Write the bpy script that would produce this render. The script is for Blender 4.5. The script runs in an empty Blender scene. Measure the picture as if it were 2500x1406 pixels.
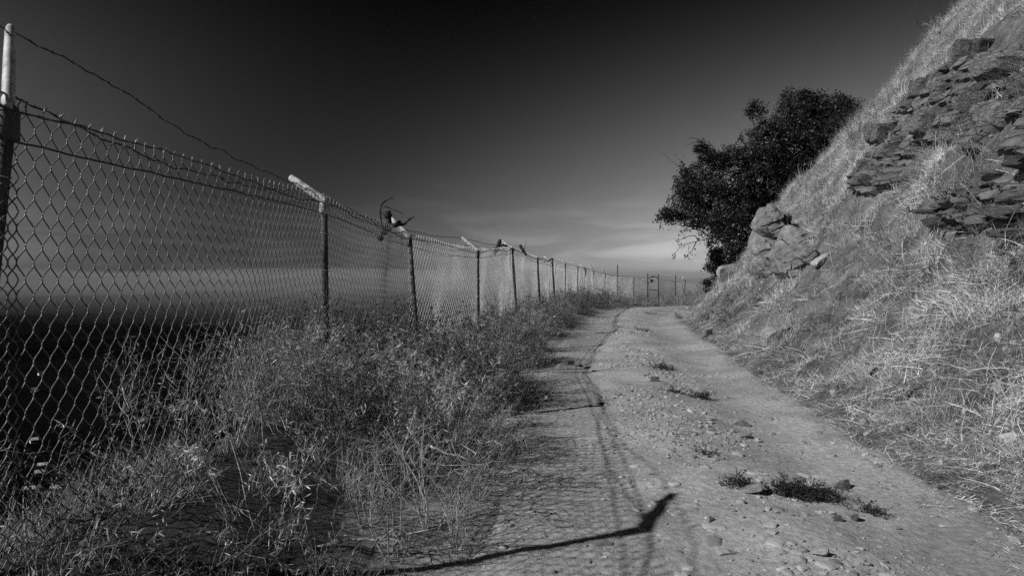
import bpy, math, random
import numpy as np
from mathutils import Vector, Matrix

# ------------------------------------------------------------------ camera, sky, sun, exposure
SC = bpy.context.scene
COL = SC.collection
F, CAMZ, HOR = 1667.0, 1.5, 672.0          # focal length in photo pixels, eye height, horizon row
cam = bpy.data.cameras.new('camera'); camo = bpy.data.objects.new('camera', cam); COL.objects.link(camo)
cam.sensor_width = 36.0; cam.lens = 36.0 * F / 2500.0
cam.shift_y = -(703.0 - HOR) / 2500.0
cam.clip_start = 0.05; cam.clip_end = 60000.0
camo.location = (0, 0, CAMZ); camo.rotation_euler = (math.radians(90), 0, 0)
SC.camera = camo

SUN_TO = Vector((-1.30, -0.58, 1.0)).normalized()      # towards the sun
sun = bpy.data.lights.new('sun', 'SUN'); suno = bpy.data.objects.new('sun', sun); COL.objects.link(suno)
sun.energy = 4.8; sun.angle = math.radians(0.53); sun.color = (1, 1, 1)
suno.rotation_euler = SUN_TO.to_track_quat('Z', 'Y').to_euler(); suno.location = (-20, -10, 30)

world = bpy.data.worlds.new('World'); SC.world = world; world.use_nodes = True
wn, wl = world.node_tree.nodes, world.node_tree.links
wn.clear()
def W(t, **k):
    n = wn.new(t)
    for a, b in k.items(): setattr(n, a, b)
    return n
def wmath(op, a, b=None, c=None):
    n = W('ShaderNodeMath', operation=op)
    for i, v in enumerate((a, b, c)):
        if v is None: continue
        if isinstance(v, (int, float)): n.inputs[i].default_value = v
        else: wl.new(v, n.inputs[i])
    return n.outputs[0]
sky = W('ShaderNodeTexSky', sky_type='NISHITA'); sky.sun_disc = False
sky.sun_elevation = math.asin(SUN_TO.z); sky.sun_rotation = math.atan2(SUN_TO.x, SUN_TO.y)
sky.air_density = 1.0; sky.dust_density = 0.6; sky.ozone_density = 1.0
sep = W('ShaderNodeSeparateColor'); wl.new(sky.outputs[0], sep.inputs[0])
geo = W('ShaderNodeNewGeometry')
inc = W('ShaderNodeVectorMath', operation='SCALE'); inc.inputs[3].default_value = -1.0
wl.new(geo.outputs['Incoming'], inc.inputs[0])
dirv = inc.outputs[0]
sepd = W('ShaderNodeSeparateXYZ'); wl.new(dirv, sepd.inputs[0])
el = wmath('MAXIMUM', sepd.outputs[2], 0.0)
# red filter and polariser, as the black and white photograph was taken: the sky falls off to black overhead
fall = wmath('EXPONENT', wmath('MULTIPLY', wmath('POWER', el, 3.2), -40.0))
dot = W('ShaderNodeVectorMath', operation='DOT_PRODUCT'); wl.new(dirv, dot.inputs[0]); dot.inputs[1].default_value = SUN_TO
c2 = wmath('MULTIPLY', dot.outputs['Value'], dot.outputs['Value'])
pol = wmath('DIVIDE', wmath('SUBTRACT', 1.0, c2), wmath('ADD', 1.0, c2))
polf = wmath('SUBTRACT', 1.0, wmath('MULTIPLY', pol, 0.93))
# thin cloud streaks low over the horizon
mp = W('ShaderNodeMapping'); mp.inputs['Scale'].default_value = (3.4, 3.4, 14.0); wl.new(dirv, mp.inputs[0])
nz = W('ShaderNodeTexNoise'); nz.inputs['Scale'].default_value = 2.3; nz.inputs['Detail'].default_value = 7; nz.inputs['Roughness'].default_value = 0.55
nz.inputs['Distortion'].default_value = 0.6; wl.new(mp.outputs[0], nz.inputs['Vector'])
cl = W('ShaderNodeMapRange', interpolation_type='SMOOTHSTEP'); cl.inputs[1].default_value = 0.40; cl.inputs[2].default_value = 0.68
wl.new(nz.outputs[0], cl.inputs[0])
band = W('ShaderNodeMapRange', interpolation_type='SMOOTHSTEP'); band.inputs[1].default_value = 0.16; band.inputs[2].default_value = 0.02
wl.new(sepd.outputs[2], band.inputs[0])
cloud = wmath('MULTIPLY', cl.outputs[0], band.outputs[0])
gain = wmath('ADD', 1.02, wmath('MULTIPLY', cloud, 0.45))
val = wmath('MULTIPLY', wmath('MULTIPLY', sep.outputs[0], fall), wmath('MULTIPLY', polf, gain))
bgn = W('ShaderNodeBackground'); bgn.inputs['Strength'].default_value = 0.15
wl.new(val, bgn.inputs['Color'])
wo = W('ShaderNodeOutputWorld'); wl.new(bgn.outputs[0], wo.inputs[0])

vs = SC.view_settings
vs.view_transform = 'Standard'; vs.look = 'None'; vs.exposure = 0.0; vs.gamma = 1.0; vs.use_curve_mapping = False
SC.render.engine = 'CYCLES'
SC.cycles.use_denoising = False; SC.cycles.use_adaptive_sampling = True; SC.cycles.adaptive_threshold = 0.025
SC.cycles.max_bounces = 2; SC.cycles.diffuse_bounces = 1; SC.cycles.glossy_bounces = 1
SC.cycles.transmission_bounces = 2; SC.cycles.transparent_max_bounces = 6; SC.cycles.volume_bounces = 0

# ------------------------------------------------------------------ helpers
R = np.random.default_rng(7)
def px(x, y, d): return Vector(((x - 1250.0) / F * d, d, CAMZ + (HOR - y) / F * d))

def hash2(i, j, s):
    h = (i * 374761393 + j * 668265263 + s * 982451653) & 0xFFFFFFFF
    h = ((h ^ (h >> 13)) * 1274126177) & 0xFFFFFFFF
    return ((h ^ (h >> 16)) & 0xFFFF) / 65535.0
def vnoise(x, y, s=0):
    x = np.asarray(x, float); y = np.asarray(y, float)
    i = np.floor(x).astype(np.int64); j = np.floor(y).astype(np.int64)
    u = x - i; v = y - j; u = u * u * (3 - 2 * u); v = v * v * (3 - 2 * v)
    a = hash2(i, j, s); b = hash2(i + 1, j, s); c = hash2(i, j + 1, s); d = hash2(i + 1, j + 1, s)
    return (a + (b - a) * u) * (1 - v) + (c + (d - c) * u) * v - 0.5
def fbm(x, y, s=0, o=3):
    r = 0; a = 1.0
    for k in range(o):
        r = r + a * vnoise(np.asarray(x) * 2 ** k, np.asarray(y) * 2 ** k, s + k * 17); a *= 0.5
    return r

def mesh_np(name, V, faces4=None, faces3=None, smooth=True):
    me = bpy.data.meshes.new(name)
    V = np.asarray(V, np.float32)
    me.vertices.add(len(V)); me.vertices.foreach_set('co', V.ravel())
    idx = []; starts = []; n = 0
    for f, k in ((faces4, 4), (faces3, 3)):
        if f is None or len(f) == 0: continue
        f = np.asarray(f, np.int32); idx.append(f.ravel()); starts.append(n + np.arange(len(f)) * k); n += f.size
    if idx:
        idx = np.concatenate(idx); starts = np.concatenate(starts).astype(np.int32)
        me.loops.add(len(idx)); me.loops.foreach_set('vertex_index', idx)
        me.polygons.add(len(starts)); me.polygons.foreach_set('loop_start', starts)
        me.polygons.foreach_set('use_smooth', np.full(len(starts), smooth, bool))
    me.update(calc_edges=True); me.validate()
    return me

class MB:
    """collects tubes, boxes and strips; build() makes ONE mesh object"""
    def __init__(self): self.v = []; self.q = []; self.t = []; self.n = 0
    def add(self, V, q=None, t=None):
        V = np.asarray(V, float)
        if q is not None and len(q): self.q.append(np.asarray(q) + self.n)
        if t is not None and len(t): self.t.append(np.asarray(t) + self.n)
        self.v.append(V); self.n += len(V)
    def tube(self, pts, rad, sides=6, cap=True, flat=1.0, flataxis=None):
        P = np.asarray(pts, float); n = len(P)
        r = np.broadcast_to(np.asarray(rad, float), (n,))
        T = np.gradient(P, axis=0); T /= np.linalg.norm(T, axis=1)[:, None] + 1e-12
        ref = np.array([0, 0, 1.0]) if abs(T[:, 2]).mean() < 0.8 else np.array([0.2, 1.0, 0])
        if flataxis is not None: ref = np.array(flataxis, float)
        A = np.cross(T, ref); A /= np.linalg.norm(A, axis=1)[:, None] + 1e-12
        B = np.cross(T, A)
        an = np.arange(sides) * 2 * np.pi / sides
        V = P[:, None, :] + r[:, None, None] * (np.cos(an)[None, :, None] * A[:, None, :] + flat * np.sin(an)[None, :, None] * B[:, None, :])
        V = V.reshape(-1, 3)
        i = np.arange(n - 1)[:, None] * sides; k = np.arange(sides)[None, :]; k2 = (k + 1) % sides
        q = np.stack([i + k, i + k2, i + sides + k2, i + sides + k], -1).reshape(-1, 4)
        t = []
        if cap and sides > 2:
            for j in range(1, sides - 1):
                t.append((0, j + 1, j)); b = (n - 1) * sides; t.append((b, b + j, b + j + 1))
        self.add(V, q, t)
    def box(self, c, s, R3=None):
        c = np.asarray(c, float); s = np.asarray(s, float) / 2
        V = np.array([(x, y, z) for x in (-1, 1) for y in (-1, 1) for z in (-1, 1)], float) * s
        if R3 is not None: V = V @ np.asarray(R3).T
        self.add(V + c, [(0, 1, 3, 2), (4, 6, 7, 5), (0, 4, 5, 1), (2, 3, 7, 6), (0, 2, 6, 4), (1, 5, 7, 3)])
    def mesh(self, name, smooth=True):
        V = np.concatenate(self.v) if self.v else np.zeros((0, 3))
        return mesh_np(name, V, np.concatenate(self.q) if self.q else None, np.concatenate(self.t) if self.t else None, smooth)
    def build(self, name, mat, parent=None, smooth=True, loc=None):
        return link(name, self.mesh(name, smooth), mat, parent, loc)

def link(name, me, mat, parent=None, loc=None):
    o = bpy.data.objects.new(name, me); COL.objects.link(o)
    if mat is not None and len(me.materials) == 0: me.materials.append(mat)
    if parent is not None: o.parent = parent
    if loc is not None: o.location = loc
    return o
def empty(name, loc=(0, 0, 0)):
    o = bpy.data.objects.new(name, None); COL.objects.link(o); o.location = loc; o.empty_display_size = 0.1
    return o
def tag(o, label=None, cat=None, group=None, kind=None):
    if label: o['label'] = label
    if cat: o['category'] = cat
    if group: o['group'] = group
    if kind: o['kind'] = kind
    return o

# ------------------------------------------------------------------ materials (greys: the photograph is black and white)
def mat(name, lo, hi, scale=4.0, rough=0.85, spec=0.25, bump=0.0, bscale=40.0, bdist=0.02, detail=6, metal=0.0,
        contrast=(0.35, 0.65), per_obj=0.0, transl=0.0, stretch=(1, 1, 1), cracks=0.0, coord='Object', fine=0.0):
    m = bpy.data.materials.new(name); m.use_nodes = True
    N, L = m.node_tree.nodes, m.node_tree.links
    b = N['Principled BSDF']
    b.inputs['Roughness'].default_value = rough; b.inputs['Metallic'].default_value = metal
    b.inputs['Specular IOR Level'].default_value = spec
    tc = N.new('ShaderNodeTexCoord'); mpn = N.new('ShaderNodeMapping'); mpn.inputs['Scale'].default_value = stretch
    if coord == 'World':
        g = N.new('ShaderNodeNewGeometry'); L.new(g.outputs['Position'], mpn.inputs[0])
    else: L.new(tc.outputs[coord], mpn.inputs[0])
    n = N.new('ShaderNodeTexNoise'); n.inputs['Scale'].default_value = scale; n.inputs['Detail'].default_value = detail
    n.inputs['Roughness'].default_value = 0.62; L.new(mpn.outputs[0], n.inputs['Vector'])
    mr = N.new('ShaderNodeMapRange'); mr.inputs[1].default_value = contrast[0]; mr.inputs[2].default_value = contrast[1]
    mr.inputs[3].default_value = lo; mr.inputs[4].default_value = hi; L.new(n.outputs[0], mr.inputs[0])
    val = mr.outputs[0]
    def mul(a, bb):
        x = N.new('ShaderNodeMath'); x.operation = 'MULTIPLY'; L.new(a, x.inputs[0])
        if isinstance(bb, float): x.inputs[1].default_value = bb
        else: L.new(bb, x.inputs[1])
        return x.outputs[0]
    if fine:
        nf = N.new('ShaderNodeTexNoise'); nf.inputs['Scale'].default_value = scale * 23; nf.inputs['Detail'].default_value = 3
        L.new(mpn.outputs[0], nf.inputs['Vector'])
        r = N.new('ShaderNodeMapRange'); r.inputs[1].default_value = 0.3; r.inputs[2].default_value = 0.7
        r.inputs[3].default_value = 1 - fine; r.inputs[4].default_value = 1 + fine; L.new(nf.outputs[0], r.inputs[0])
        val = mul(val, r.outputs[0])
    if per_obj:
        oi = N.new('ShaderNodeObjectInfo'); r = N.new('ShaderNodeMapRange')
        r.inputs[3].default_value = 1 - per_obj; r.inputs[4].default_value = 1 + per_obj; L.new(oi.outputs['Random'], r.inputs[0])
        val = mul(val, r.outputs[0])
    cc = N.new('ShaderNodeCombineColor')
    for i in range(3): L.new(val, cc.inputs[i])
    L.new(cc.outputs[0], b.inputs['Base Color'])
    if bump:
        h = N.new('ShaderNodeTexNoise'); h.inputs['Scale'].default_value = bscale; h.inputs['Detail'].default_value = 8
        h.inputs['Roughness'].default_value = 0.65; L.new(mpn.outputs[0], h.inputs['Vector'])
        hh = h.outputs[0]
        if cracks:
            vo = N.new('ShaderNodeTexVoronoi'); vo.feature = 'DISTANCE_TO_EDGE'; vo.inputs['Scale'].default_value = cracks
            wv = N.new('ShaderNodeMixRGB'); wv.inputs[0].default_value = 0.12
            L.new(mpn.outputs[0], wv.inputs[1]); L.new(n.outputs['Color'], wv.inputs[2]); L.new(wv.outputs[0], vo.inputs['Vector'])
            r = N.new('ShaderNodeMapRange'); r.inputs[1].default_value = 0.0; r.inputs[2].default_value = 0.06
            L.new(vo.outputs['Distance'], r.inputs[0])
            ad = N.new('ShaderNodeMath'); ad.operation = 'ADD'; L.new(hh, ad.inputs[0]); L.new(r.outputs[0], ad.inputs[1]); hh = ad.outputs[0]
        bp = N.new('ShaderNodeBump'); bp.inputs['Strength'].default_value = bump; bp.inputs['Distance'].default_value = bdist
        L.new(hh, bp.inputs['Height']); L.new(bp.outputs[0], b.inputs['Normal'])
    if transl:
        tr = N.new('ShaderNodeBsdfTranslucent'); L.new(cc.outputs[0], tr.inputs[0])
        mx = N.new('ShaderNodeMixShader'); mx.inputs[0].default_value = transl
        L.new(b.outputs[0], mx.inputs[1]); L.new(tr.outputs[0], mx.inputs[2])
        L.new(mx.outputs[0], N['Material Output'].inputs[0])
    return m

M = {}
M['road'] = mat('dirt_road_soil', 0.22, 0.37, 0.9, 0.95, 0.1, bump=0.9, bscale=22, bdist=0.02, fine=0.22, coord='World')
M['ground'] = mat('verge_soil', 0.20, 0.33, 1.3, 0.95, 0.1, bump=1.0, bscale=20, bdist=0.03, fine=0.3, coord='World')
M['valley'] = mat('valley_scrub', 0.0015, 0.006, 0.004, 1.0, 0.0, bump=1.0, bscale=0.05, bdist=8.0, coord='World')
M['hill'] = mat('hillside_soil', 0.06, 0.19, 2.4, 0.95, 0.1, bump=1.0, bscale=14, bdist=0.09, fine=0.45, coord='World')
M['rock'] = mat('cracked_rock', 0.07, 0.22, 2.2, 0.9, 0.15, bump=1.0, bscale=7, bdist=0.05, cracks=3.0, per_obj=0.35, stretch=(1, 1, 2.6), fine=0.25)
M['palerock'] = mat('pale_rock', 0.09, 0.24, 3.2, 0.9, 0.15, bump=1.0, bscale=5, bdist=0.08, per_obj=0.15, stretch=(1, 1, 1.8), fine=0.2)
M['darkstone'] = mat('dark_stone', 0.06, 0.15, 5, 0.9, 0.15, bump=0.8, bscale=18, bdist=0.02, cracks=2.0)
M['stone'] = mat('loose_stone', 0.16, 0.34, 5, 0.9, 0.15, bump=0.6, bscale=25, bdist=0.01, per_obj=0.3)
M['pebble'] = mat('pebble', 0.16, 0.36, 20, 0.9, 0.15, per_obj=0.45)
M['straw'] = mat('dry_straw', 0.17, 0.80, 16.0, 0.75, 0.2, per_obj=0.45, transl=0.22)
def patchy(m, scale, lo, hi):
    """stands of greyer and paler growth over the ground"""
    N, L = m.node_tree.nodes, m.node_tree.links; cc = [q for q in N if q.bl_idname == 'ShaderNodeCombineColor'][0]
    src = cc.inputs[0].links[0].from_socket; g_ = N.new('ShaderNodeNewGeometry'); t = N.new('ShaderNodeTexNoise'); t.inputs['Scale'].default_value = scale; t.inputs['Detail'].default_value = 4
    L.new(g_.outputs['Position'], t.inputs['Vector']); r = N.new('ShaderNodeMapRange'); r.inputs[1].default_value = .36; r.inputs[2].default_value = .62; r.inputs[3].default_value = lo; r.inputs[4].default_value = hi
    L.new(t.outputs[0], r.inputs[0]); x = N.new('ShaderNodeMath'); x.operation = 'MULTIPLY'; L.new(src, x.inputs[0]); L.new(r.outputs[0], x.inputs[1])
    for k in range(3): L.new(x.outputs[0], cc.inputs[k])
patchy(M['straw'], 1.1, .55, 1.2)
M['weed'] = mat('dry_weed_stem', 0.05, 0.42, 14.0, 0.8, 0.2, per_obj=0.5, transl=0.15)
M['shrubstem'] = mat('shrub_stem', 0.20, 0.42, 6.0, 0.8, 0.2)
M['shrubleaf'] = mat('shrub_leaf', 0.02, 0.06, 8.0, 0.7, 0.25, transl=0.2, per_obj=0.2)
M['mat_weed'] = mat('low_weed_leaf', 0.018, 0.04, 8.0, 0.8, 0.2, transl=0.1)
M['leaf'] = mat('evergreen_leaf', 0.008, 0.022, 5.0, 0.5, 0.35)
M['bark'] = mat('bark', 0.03, 0.07, 9.0, 0.9, 0.1, bump=0.6, bscale=30)
M['wood'] = mat('weathered_wood', 0.02, 0.05, 9.0, 0.9, 0.1, bump=0.7, bscale=30, bdist=0.01)
M['shadedwire'] = mat('galvanised_wire_shaded', 0.08, 0.17, 3.0, 0.5, 0.4, metal=0.3)  # near spans: same fence wire, darkened to imitate its unlit undersides
M['wire'] = mat('galvanised_wire_sunlit', 0.42, 0.66, 3.0, 0.5, 0.4, metal=0.35)  # far spans and gate: same wire, brightened to imitate sun on it
M['barb'] = mat('rusty_wire', 0.05, 0.10, 14.0, 0.8, 0.3, metal=0.2)
M['post'] = mat('steel_post', 0.025, 0.07, 6.0, 0.7, 0.3, metal=0.3, stretch=(1, 1, 0.4))
M['arm'] = mat('galvanised_arm', 0.20, 0.50, 14.0, 0.6, 0.4, metal=0.1, bump=0.15, bscale=60, bdist=0.004)
M['dark'] = mat('dark_metal', 0.02, 0.035, 6.0, 0.6, 0.3)
M['white'] = mat('white_wall', 0.35, 0.6, 1.0, 0.8, 0.2)
M['roofpale'] = mat('pale_roof', 0.10, 0.4, 1.0, 0.8, 0.2, per_obj=0.5)
M['glass'] = mat('window_glass', 0.02, 0.03, 1.0, 0.1, 0.5)

# ------------------------------------------------------------------ lie of the land
def curve(pts):
    p = np.array(pts, float); yy = np.arange(-60, 400, .25); xx = np.interp(yy, p[:, 0], p[:, 1])
    k = np.hanning(17); k /= k.sum(); xs = np.convolve(np.pad(xx, 8, mode='edge'), k, 'valid')
    return lambda y: np.interp(y, yy, xs)
XR = curve([(-60, 2.6), (-3, 2.9), (4, 3.0), (5.5, 3.1), (9.3, 3.6), (17, 4.7), (22, 5.45), (26, 6.3), (30, 7.8), (34, 10), (40, 14), (48, 20), (60, 30), (120, 80), (400, 300)])
XL = curve([(-60, -.6), (-3, -.5), (3, -.35), (7.6, -.1), (14, .76), (23, 1.94), (31, 4.1), (36, 6.5), (42, 10.0), (50, 16), (60, 25), (120, 75), (400, 295)])
ZR = lambda y: np.interp(y, [-60, 26, 32, 38, 46, 60, 400], [0, 0, -.06, -.28, -.52, -.7, -1])
# fence posts: x, y, top z, base z, lean in x of the base
POSTS = [(-2.50, -.75, 2.2, .22, 0), (-2.03, 2.75, 2.17, .24, -.22), (-1.79, 6.5, 2.21, .24, .03), (-1.47, 9.8, 2.04, .16, .16), (-.67, 13.3, 1.97, .12, .02),
         (0, 16.8, 2.16, .17, .16), (.74, 20, 2.0, .06, .12), (1.37, 23.3, 1.95, 0, .14), (2.07, 26.6, 1.93, 0, -.02), (2.88, 30, 1.86, -.05, -.02),
         (3.52, 33, 1.78, -.10, -.12), (4.3, 36, 1.67, -.18, -.1), (5.4, 39.5, 1.55, -.3, -.15), (6.65, 43, 1.42, -.38, -.02), (8.2, 46, 1.38, -.44, -.05)]
POSTS2 = [(10.13, 47.2, 1.2, -.5, 0), (11.5, 48, .98, -.5, 0), (12.1, 47.6, .92, -.48, -.3), (13.9, 47.0, .75, -.45, 0), (16.8, 48, .8, -.5, 0)]
LINE = [(-6.5, -60), (-3.4, -12)] + [(p[0], p[1]) for p in POSTS] + [(9.36, 47.2)] + [(p[0], p[1]) for p in POSTS2] + [(40, 58), (120, 100), (400, 330)]
LZ = [.3, .25] + [p[3] for p in POSTS] + [-.5] + [p[3] for p in POSTS2] + [-.8, -1, -1]
LINE = np.array(LINE, float); LZ = np.array(LZ, float)
def fence_dist(x, y):
    """signed distance to the fence line (positive on the valley side) and the ground height there"""
    best = np.full(np.shape(x), 1e18); sgn = np.ones(np.shape(x)); zz = np.zeros(np.shape(x))
    for k in range(len(LINE) - 1):
        a, b = LINE[k], LINE[k + 1]; d = b - a; L2 = d @ d
        t = np.clip(((x - a[0]) * d[0] + (y - a[1]) * d[1]) / L2, 0, 1)
        qx = x - a[0] - t * d[0]; qy = y - a[1] - t * d[1]; dd = qx * qx + qy * qy
        s = np.where(d[0] * (y - a[1]) - d[1] * (x - a[0]) > 0, 1.0, -1.0)
        m = dd < best - 1e-9
        best = np.where(m, dd, best); sgn = np.where(m, s, sgn); zz = np.where(m, LZ[k] + t * (LZ[k + 1] - LZ[k]), zz)
    return np.sqrt(best) * sgn, zz
DEEP = 110.0
def ground_z(x, y):
    x = np.asarray(x, float); y = np.asarray(y, float)
    d, zf = fence_dist(x, y)
    dl = np.maximum(XL(y) - x, 0)
    di = np.maximum(-d, 0)
    t = dl / (dl + di + 1e-6); t = t * t * (3 - 2 * t)
    zr = ZR(y)
    near = np.clip(1 - np.abs(d) / 60, 0, 1)
    z = zr + (zf - zr) * t + near * (0.10 * fbm(x * 1.1, y * 1.1, 3) + 0.035 * fbm(x * 6, y * 6, 5)) * np.clip(dl * 2, 0, 1)
    bank = np.exp(-((y - 27) / 7) ** 2) * np.exp(-((dl - .5) / .5) ** 2) * .28
    z = z + bank
    o = np.maximum(d - .25, 0)
    drop = .62 * o * o / (o + .8)
    far = DEEP + 5 * fbm(x / 90, y / 90, 11) + 14 * fbm(x / 700, y / 700, 12)
    drop = np.where(o > 0, -np.log(np.exp(-drop / 12) + np.exp(-far / 12)) * 12, 0)
    z = z - np.maximum(drop, 0) + np.where(o > 0, np.clip(o / 20, 0, 1) * (.5 * fbm(x / 3, y / 3, 9)), 0)
    # under the road and the hillside the sheet dips out of sight
    inroad = np.clip((x - XL(y)) / .7, 0, 1) * np.where(d < 0, 1, 0)
    return z - .10 * inroad * inroad * (3 - 2 * inroad)
KS = np.array([-1, 0, .8, 2, 5, 9, 16, 30, 60]); SL = [0, .62, 1.08, 1.26, 1.18, .92, .7, .3]
KZ = np.concatenate([[0], np.cumsum(np.diff(KS) * SL)])
def hill_s(x, y):
    g = XR(y + .5) - XR(y - .5); return (x - XR(y)) / np.sqrt(1 + g * g)
def hill_z(x, y):
    x = np.asarray(x, float); y = np.asarray(y, float)
    s = hill_s(x, y) + .35 * fbm(x * .35, y * .35, 21, 2) * np.clip(hill_s(x, y), 0, 1)
    p = (np.interp(s - .25, KS, KZ) + np.interp(s, KS, KZ) + np.interp(s + .25, KS, KZ)) / 3
    w = np.clip(s, 0, 1.2) / 1.2
    return ZR(y) + p + w * (.46 * fbm(x * .7, y * .7, 23, 3) + .20 * fbm(x * 2.6, y * 2.6, 29, 3)) - .03 * (1 - w) - .22 * np.clip(-hill_s(x, y) / .35, 0, 1)
def road_z(x, y):
    xl, xr = XL(y), XR(y); u = (x - xl) / (xr - xl)
    rut = -.02 * np.exp(-((u - .22) / .13) ** 2) - .05 * np.exp(-((u - .80) / .12) ** 2) + .035 * np.exp(-((u - .52) / .14) ** 2)
    edge = np.clip((np.minimum(u + .10 * fbm(x * 1.7, y * 1.7, 37, 3), (1 - u + .06 * fbm(x * 2.1, y * 2.1, 38, 3)) * 2.2 + .02)) / .11, -1.5, 1)
    return ZR(y) + rut + .03 * fbm(x * .8, y * .8, 31, 3) + .016 * fbm(x * 5, y * 5, 33, 3) * np.clip(.4 + 2 * np.exp(-((u - .5) / .2) ** 2), 0, 1.3) - .05 * (1 - edge) + .03
def surf_z(x, y):
    """height of whatever is on top at a point"""
    x = np.asarray(x, float); y = np.asarray(y, float)
    u = (x - XL(y)) / (XR(y) - XL(y)); d, _ = fence_dist(x, y)
    z = ground_z(x, y); z = np.where((u > -.03) & (u < 1.03) & (d < 0), np.maximum(z, road_z(x, y)), z)
    return np.where((hill_s(x, y) > -.3) & (d < 0), np.maximum(z, hill_z(x, y)), z)
def cast(X, Y, d0=3.0, d1=70.0):
    t = np.linspace(d0, d1, 4000); z = surf_z((X - 1250) / F * t, t)
    r = CAMZ + (HOR - Y) / F * t
    i = int(np.argmax(r < z))
    if not (r < z).any() or i == 0: return cast(X, Y + 12, d0, d1)
    return Vector(((X - 1250) / F * t[i], t[i], float(z[i])))

def grid_faces(nx, ny):
    i = np.arange(ny - 1)[:, None] * nx; j = np.arange(nx - 1)[None, :]
    return np.stack([i + j, i + j + 1, i + nx + j + 1, i + nx + j], -1).reshape(-1, 4)
def sheet(name, X, Y, Zf, m):
    Z = Zf(X, Y); ny, nx = X.shape
    o = link(name, mesh_np(name, np.stack([X, Y, Z], -1).reshape(-1, 3), grid_faces(nx, ny)), m)
    return tag(o, kind='structure')
gs = lambda a, b, n: np.sign(a) * np.geomspace(abs(a), abs(b), n)
xs = np.concatenate([gs(-9500, -5.2, 62)[:-1], np.arange(-5.2, 2.5, .06), np.arange(2.5, 18, .3), gs(18, 9500, 46)])
ys = np.concatenate([gs(-400, -1, 22)[:-1], np.arange(-1, 16, .07), np.arange(16, 52, .16), gs(52, 14000, 70)])
GX, GY = np.meshgrid(xs, ys)
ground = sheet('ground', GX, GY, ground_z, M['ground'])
# the valley beyond the fence wears dark scrub
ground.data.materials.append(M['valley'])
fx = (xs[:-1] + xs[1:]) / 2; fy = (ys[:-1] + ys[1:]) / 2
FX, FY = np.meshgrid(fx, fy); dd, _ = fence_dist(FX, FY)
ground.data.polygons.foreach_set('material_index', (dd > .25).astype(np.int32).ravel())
dl_ = XL(GY) - GX + .5 * fbm(GX * 2.3, GY * 2.3, 44, 3); lit = np.clip((dl_ - .05) / .55, 0, 1)  # mask for the shade painted under the weeds
at_ = ground.data.attributes.new('weed_shade', 'FLOAT', 'POINT'); at_.data.foreach_set('value', lit.astype(np.float32).ravel())
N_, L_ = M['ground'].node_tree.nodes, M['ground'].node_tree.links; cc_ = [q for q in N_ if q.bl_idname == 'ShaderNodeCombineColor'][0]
src_ = cc_.inputs[0].links[0].from_socket; a_ = N_.new('ShaderNodeAttribute'); a_.attribute_name = 'weed_shade'; r_ = N_.new('ShaderNodeMapRange'); r_.inputs[3].default_value = 1.0; r_.inputs[4].default_value = .16
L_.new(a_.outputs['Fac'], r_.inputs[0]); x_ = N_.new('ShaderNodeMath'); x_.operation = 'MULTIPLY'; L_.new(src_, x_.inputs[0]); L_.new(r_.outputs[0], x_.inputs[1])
for k in range(3): L_.new(x_.outputs[0], cc_.inputs[k])      # shade under the weeds painted into the soil colour, fading out by the track
# hillside
hs = np.concatenate([np.arange(-.6, 3, .07), np.arange(3, 13, .14), np.linspace(13, 60, 40)])
hy = np.concatenate([np.arange(-8, 3, .5), np.arange(3, 16, .09), np.arange(16, 34, .16), np.linspace(34, 90, 60)])
HS, HY = np.meshgrid(hs, hy)
g = XR(HY + .5) - XR(HY - .5); HX = XR(HY) + HS * np.sqrt(1 + g * g)
tag(sheet('hillside', HX, HY, hill_z, M['hill']), 'steep dry hillside rising beside the dirt track')
ru = np.linspace(-.06, 1.06, 70); ry = np.concatenate([np.arange(-6, 2, .3), np.arange(2, 14, .06), np.arange(14, 40, .14), np.linspace(40, 80, 50)])
RU, RY = np.meshgrid(ru, ry); RX = XL(RY) + RU * (XR(RY) - XL(RY))
tag(sheet('dirt_road', RX, RY, road_z, M['road']), 'pale rutted dirt track curving between fence and hillside')

# far ridges across the valley, lost in haze
def ridge(name, x0, x1, y, base, amp, seed, label):
    n = 160; X = np.linspace(x0, x1, n)
    rows = []
    prof_ = amp * (.55 + .9 * fbm(X / 1400, X * 0, seed, 5))
    for k, (dy, f) in enumerate([(-900, 0), (-500, .45), (-200, .8), (0, 1), (500, .6), (1200, 0)]):
        rows.append(np.stack([X, np.full(n, y + dy) + 120 * fbm(X / 300, X * 0 + k, seed + 5), -DEEP - 12 + (prof_ + DEEP + base) * f * (1 + .12 * fbm(X / 200, X * 0 + k, seed + 9))], -1))
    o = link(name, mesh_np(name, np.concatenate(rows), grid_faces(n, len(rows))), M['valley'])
    tag(o, label, kind='structure')
ridge('hills', -7500, 7500, 7200, -40, 70, 51, 'far ridge fading into the haze across the valley')

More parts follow.
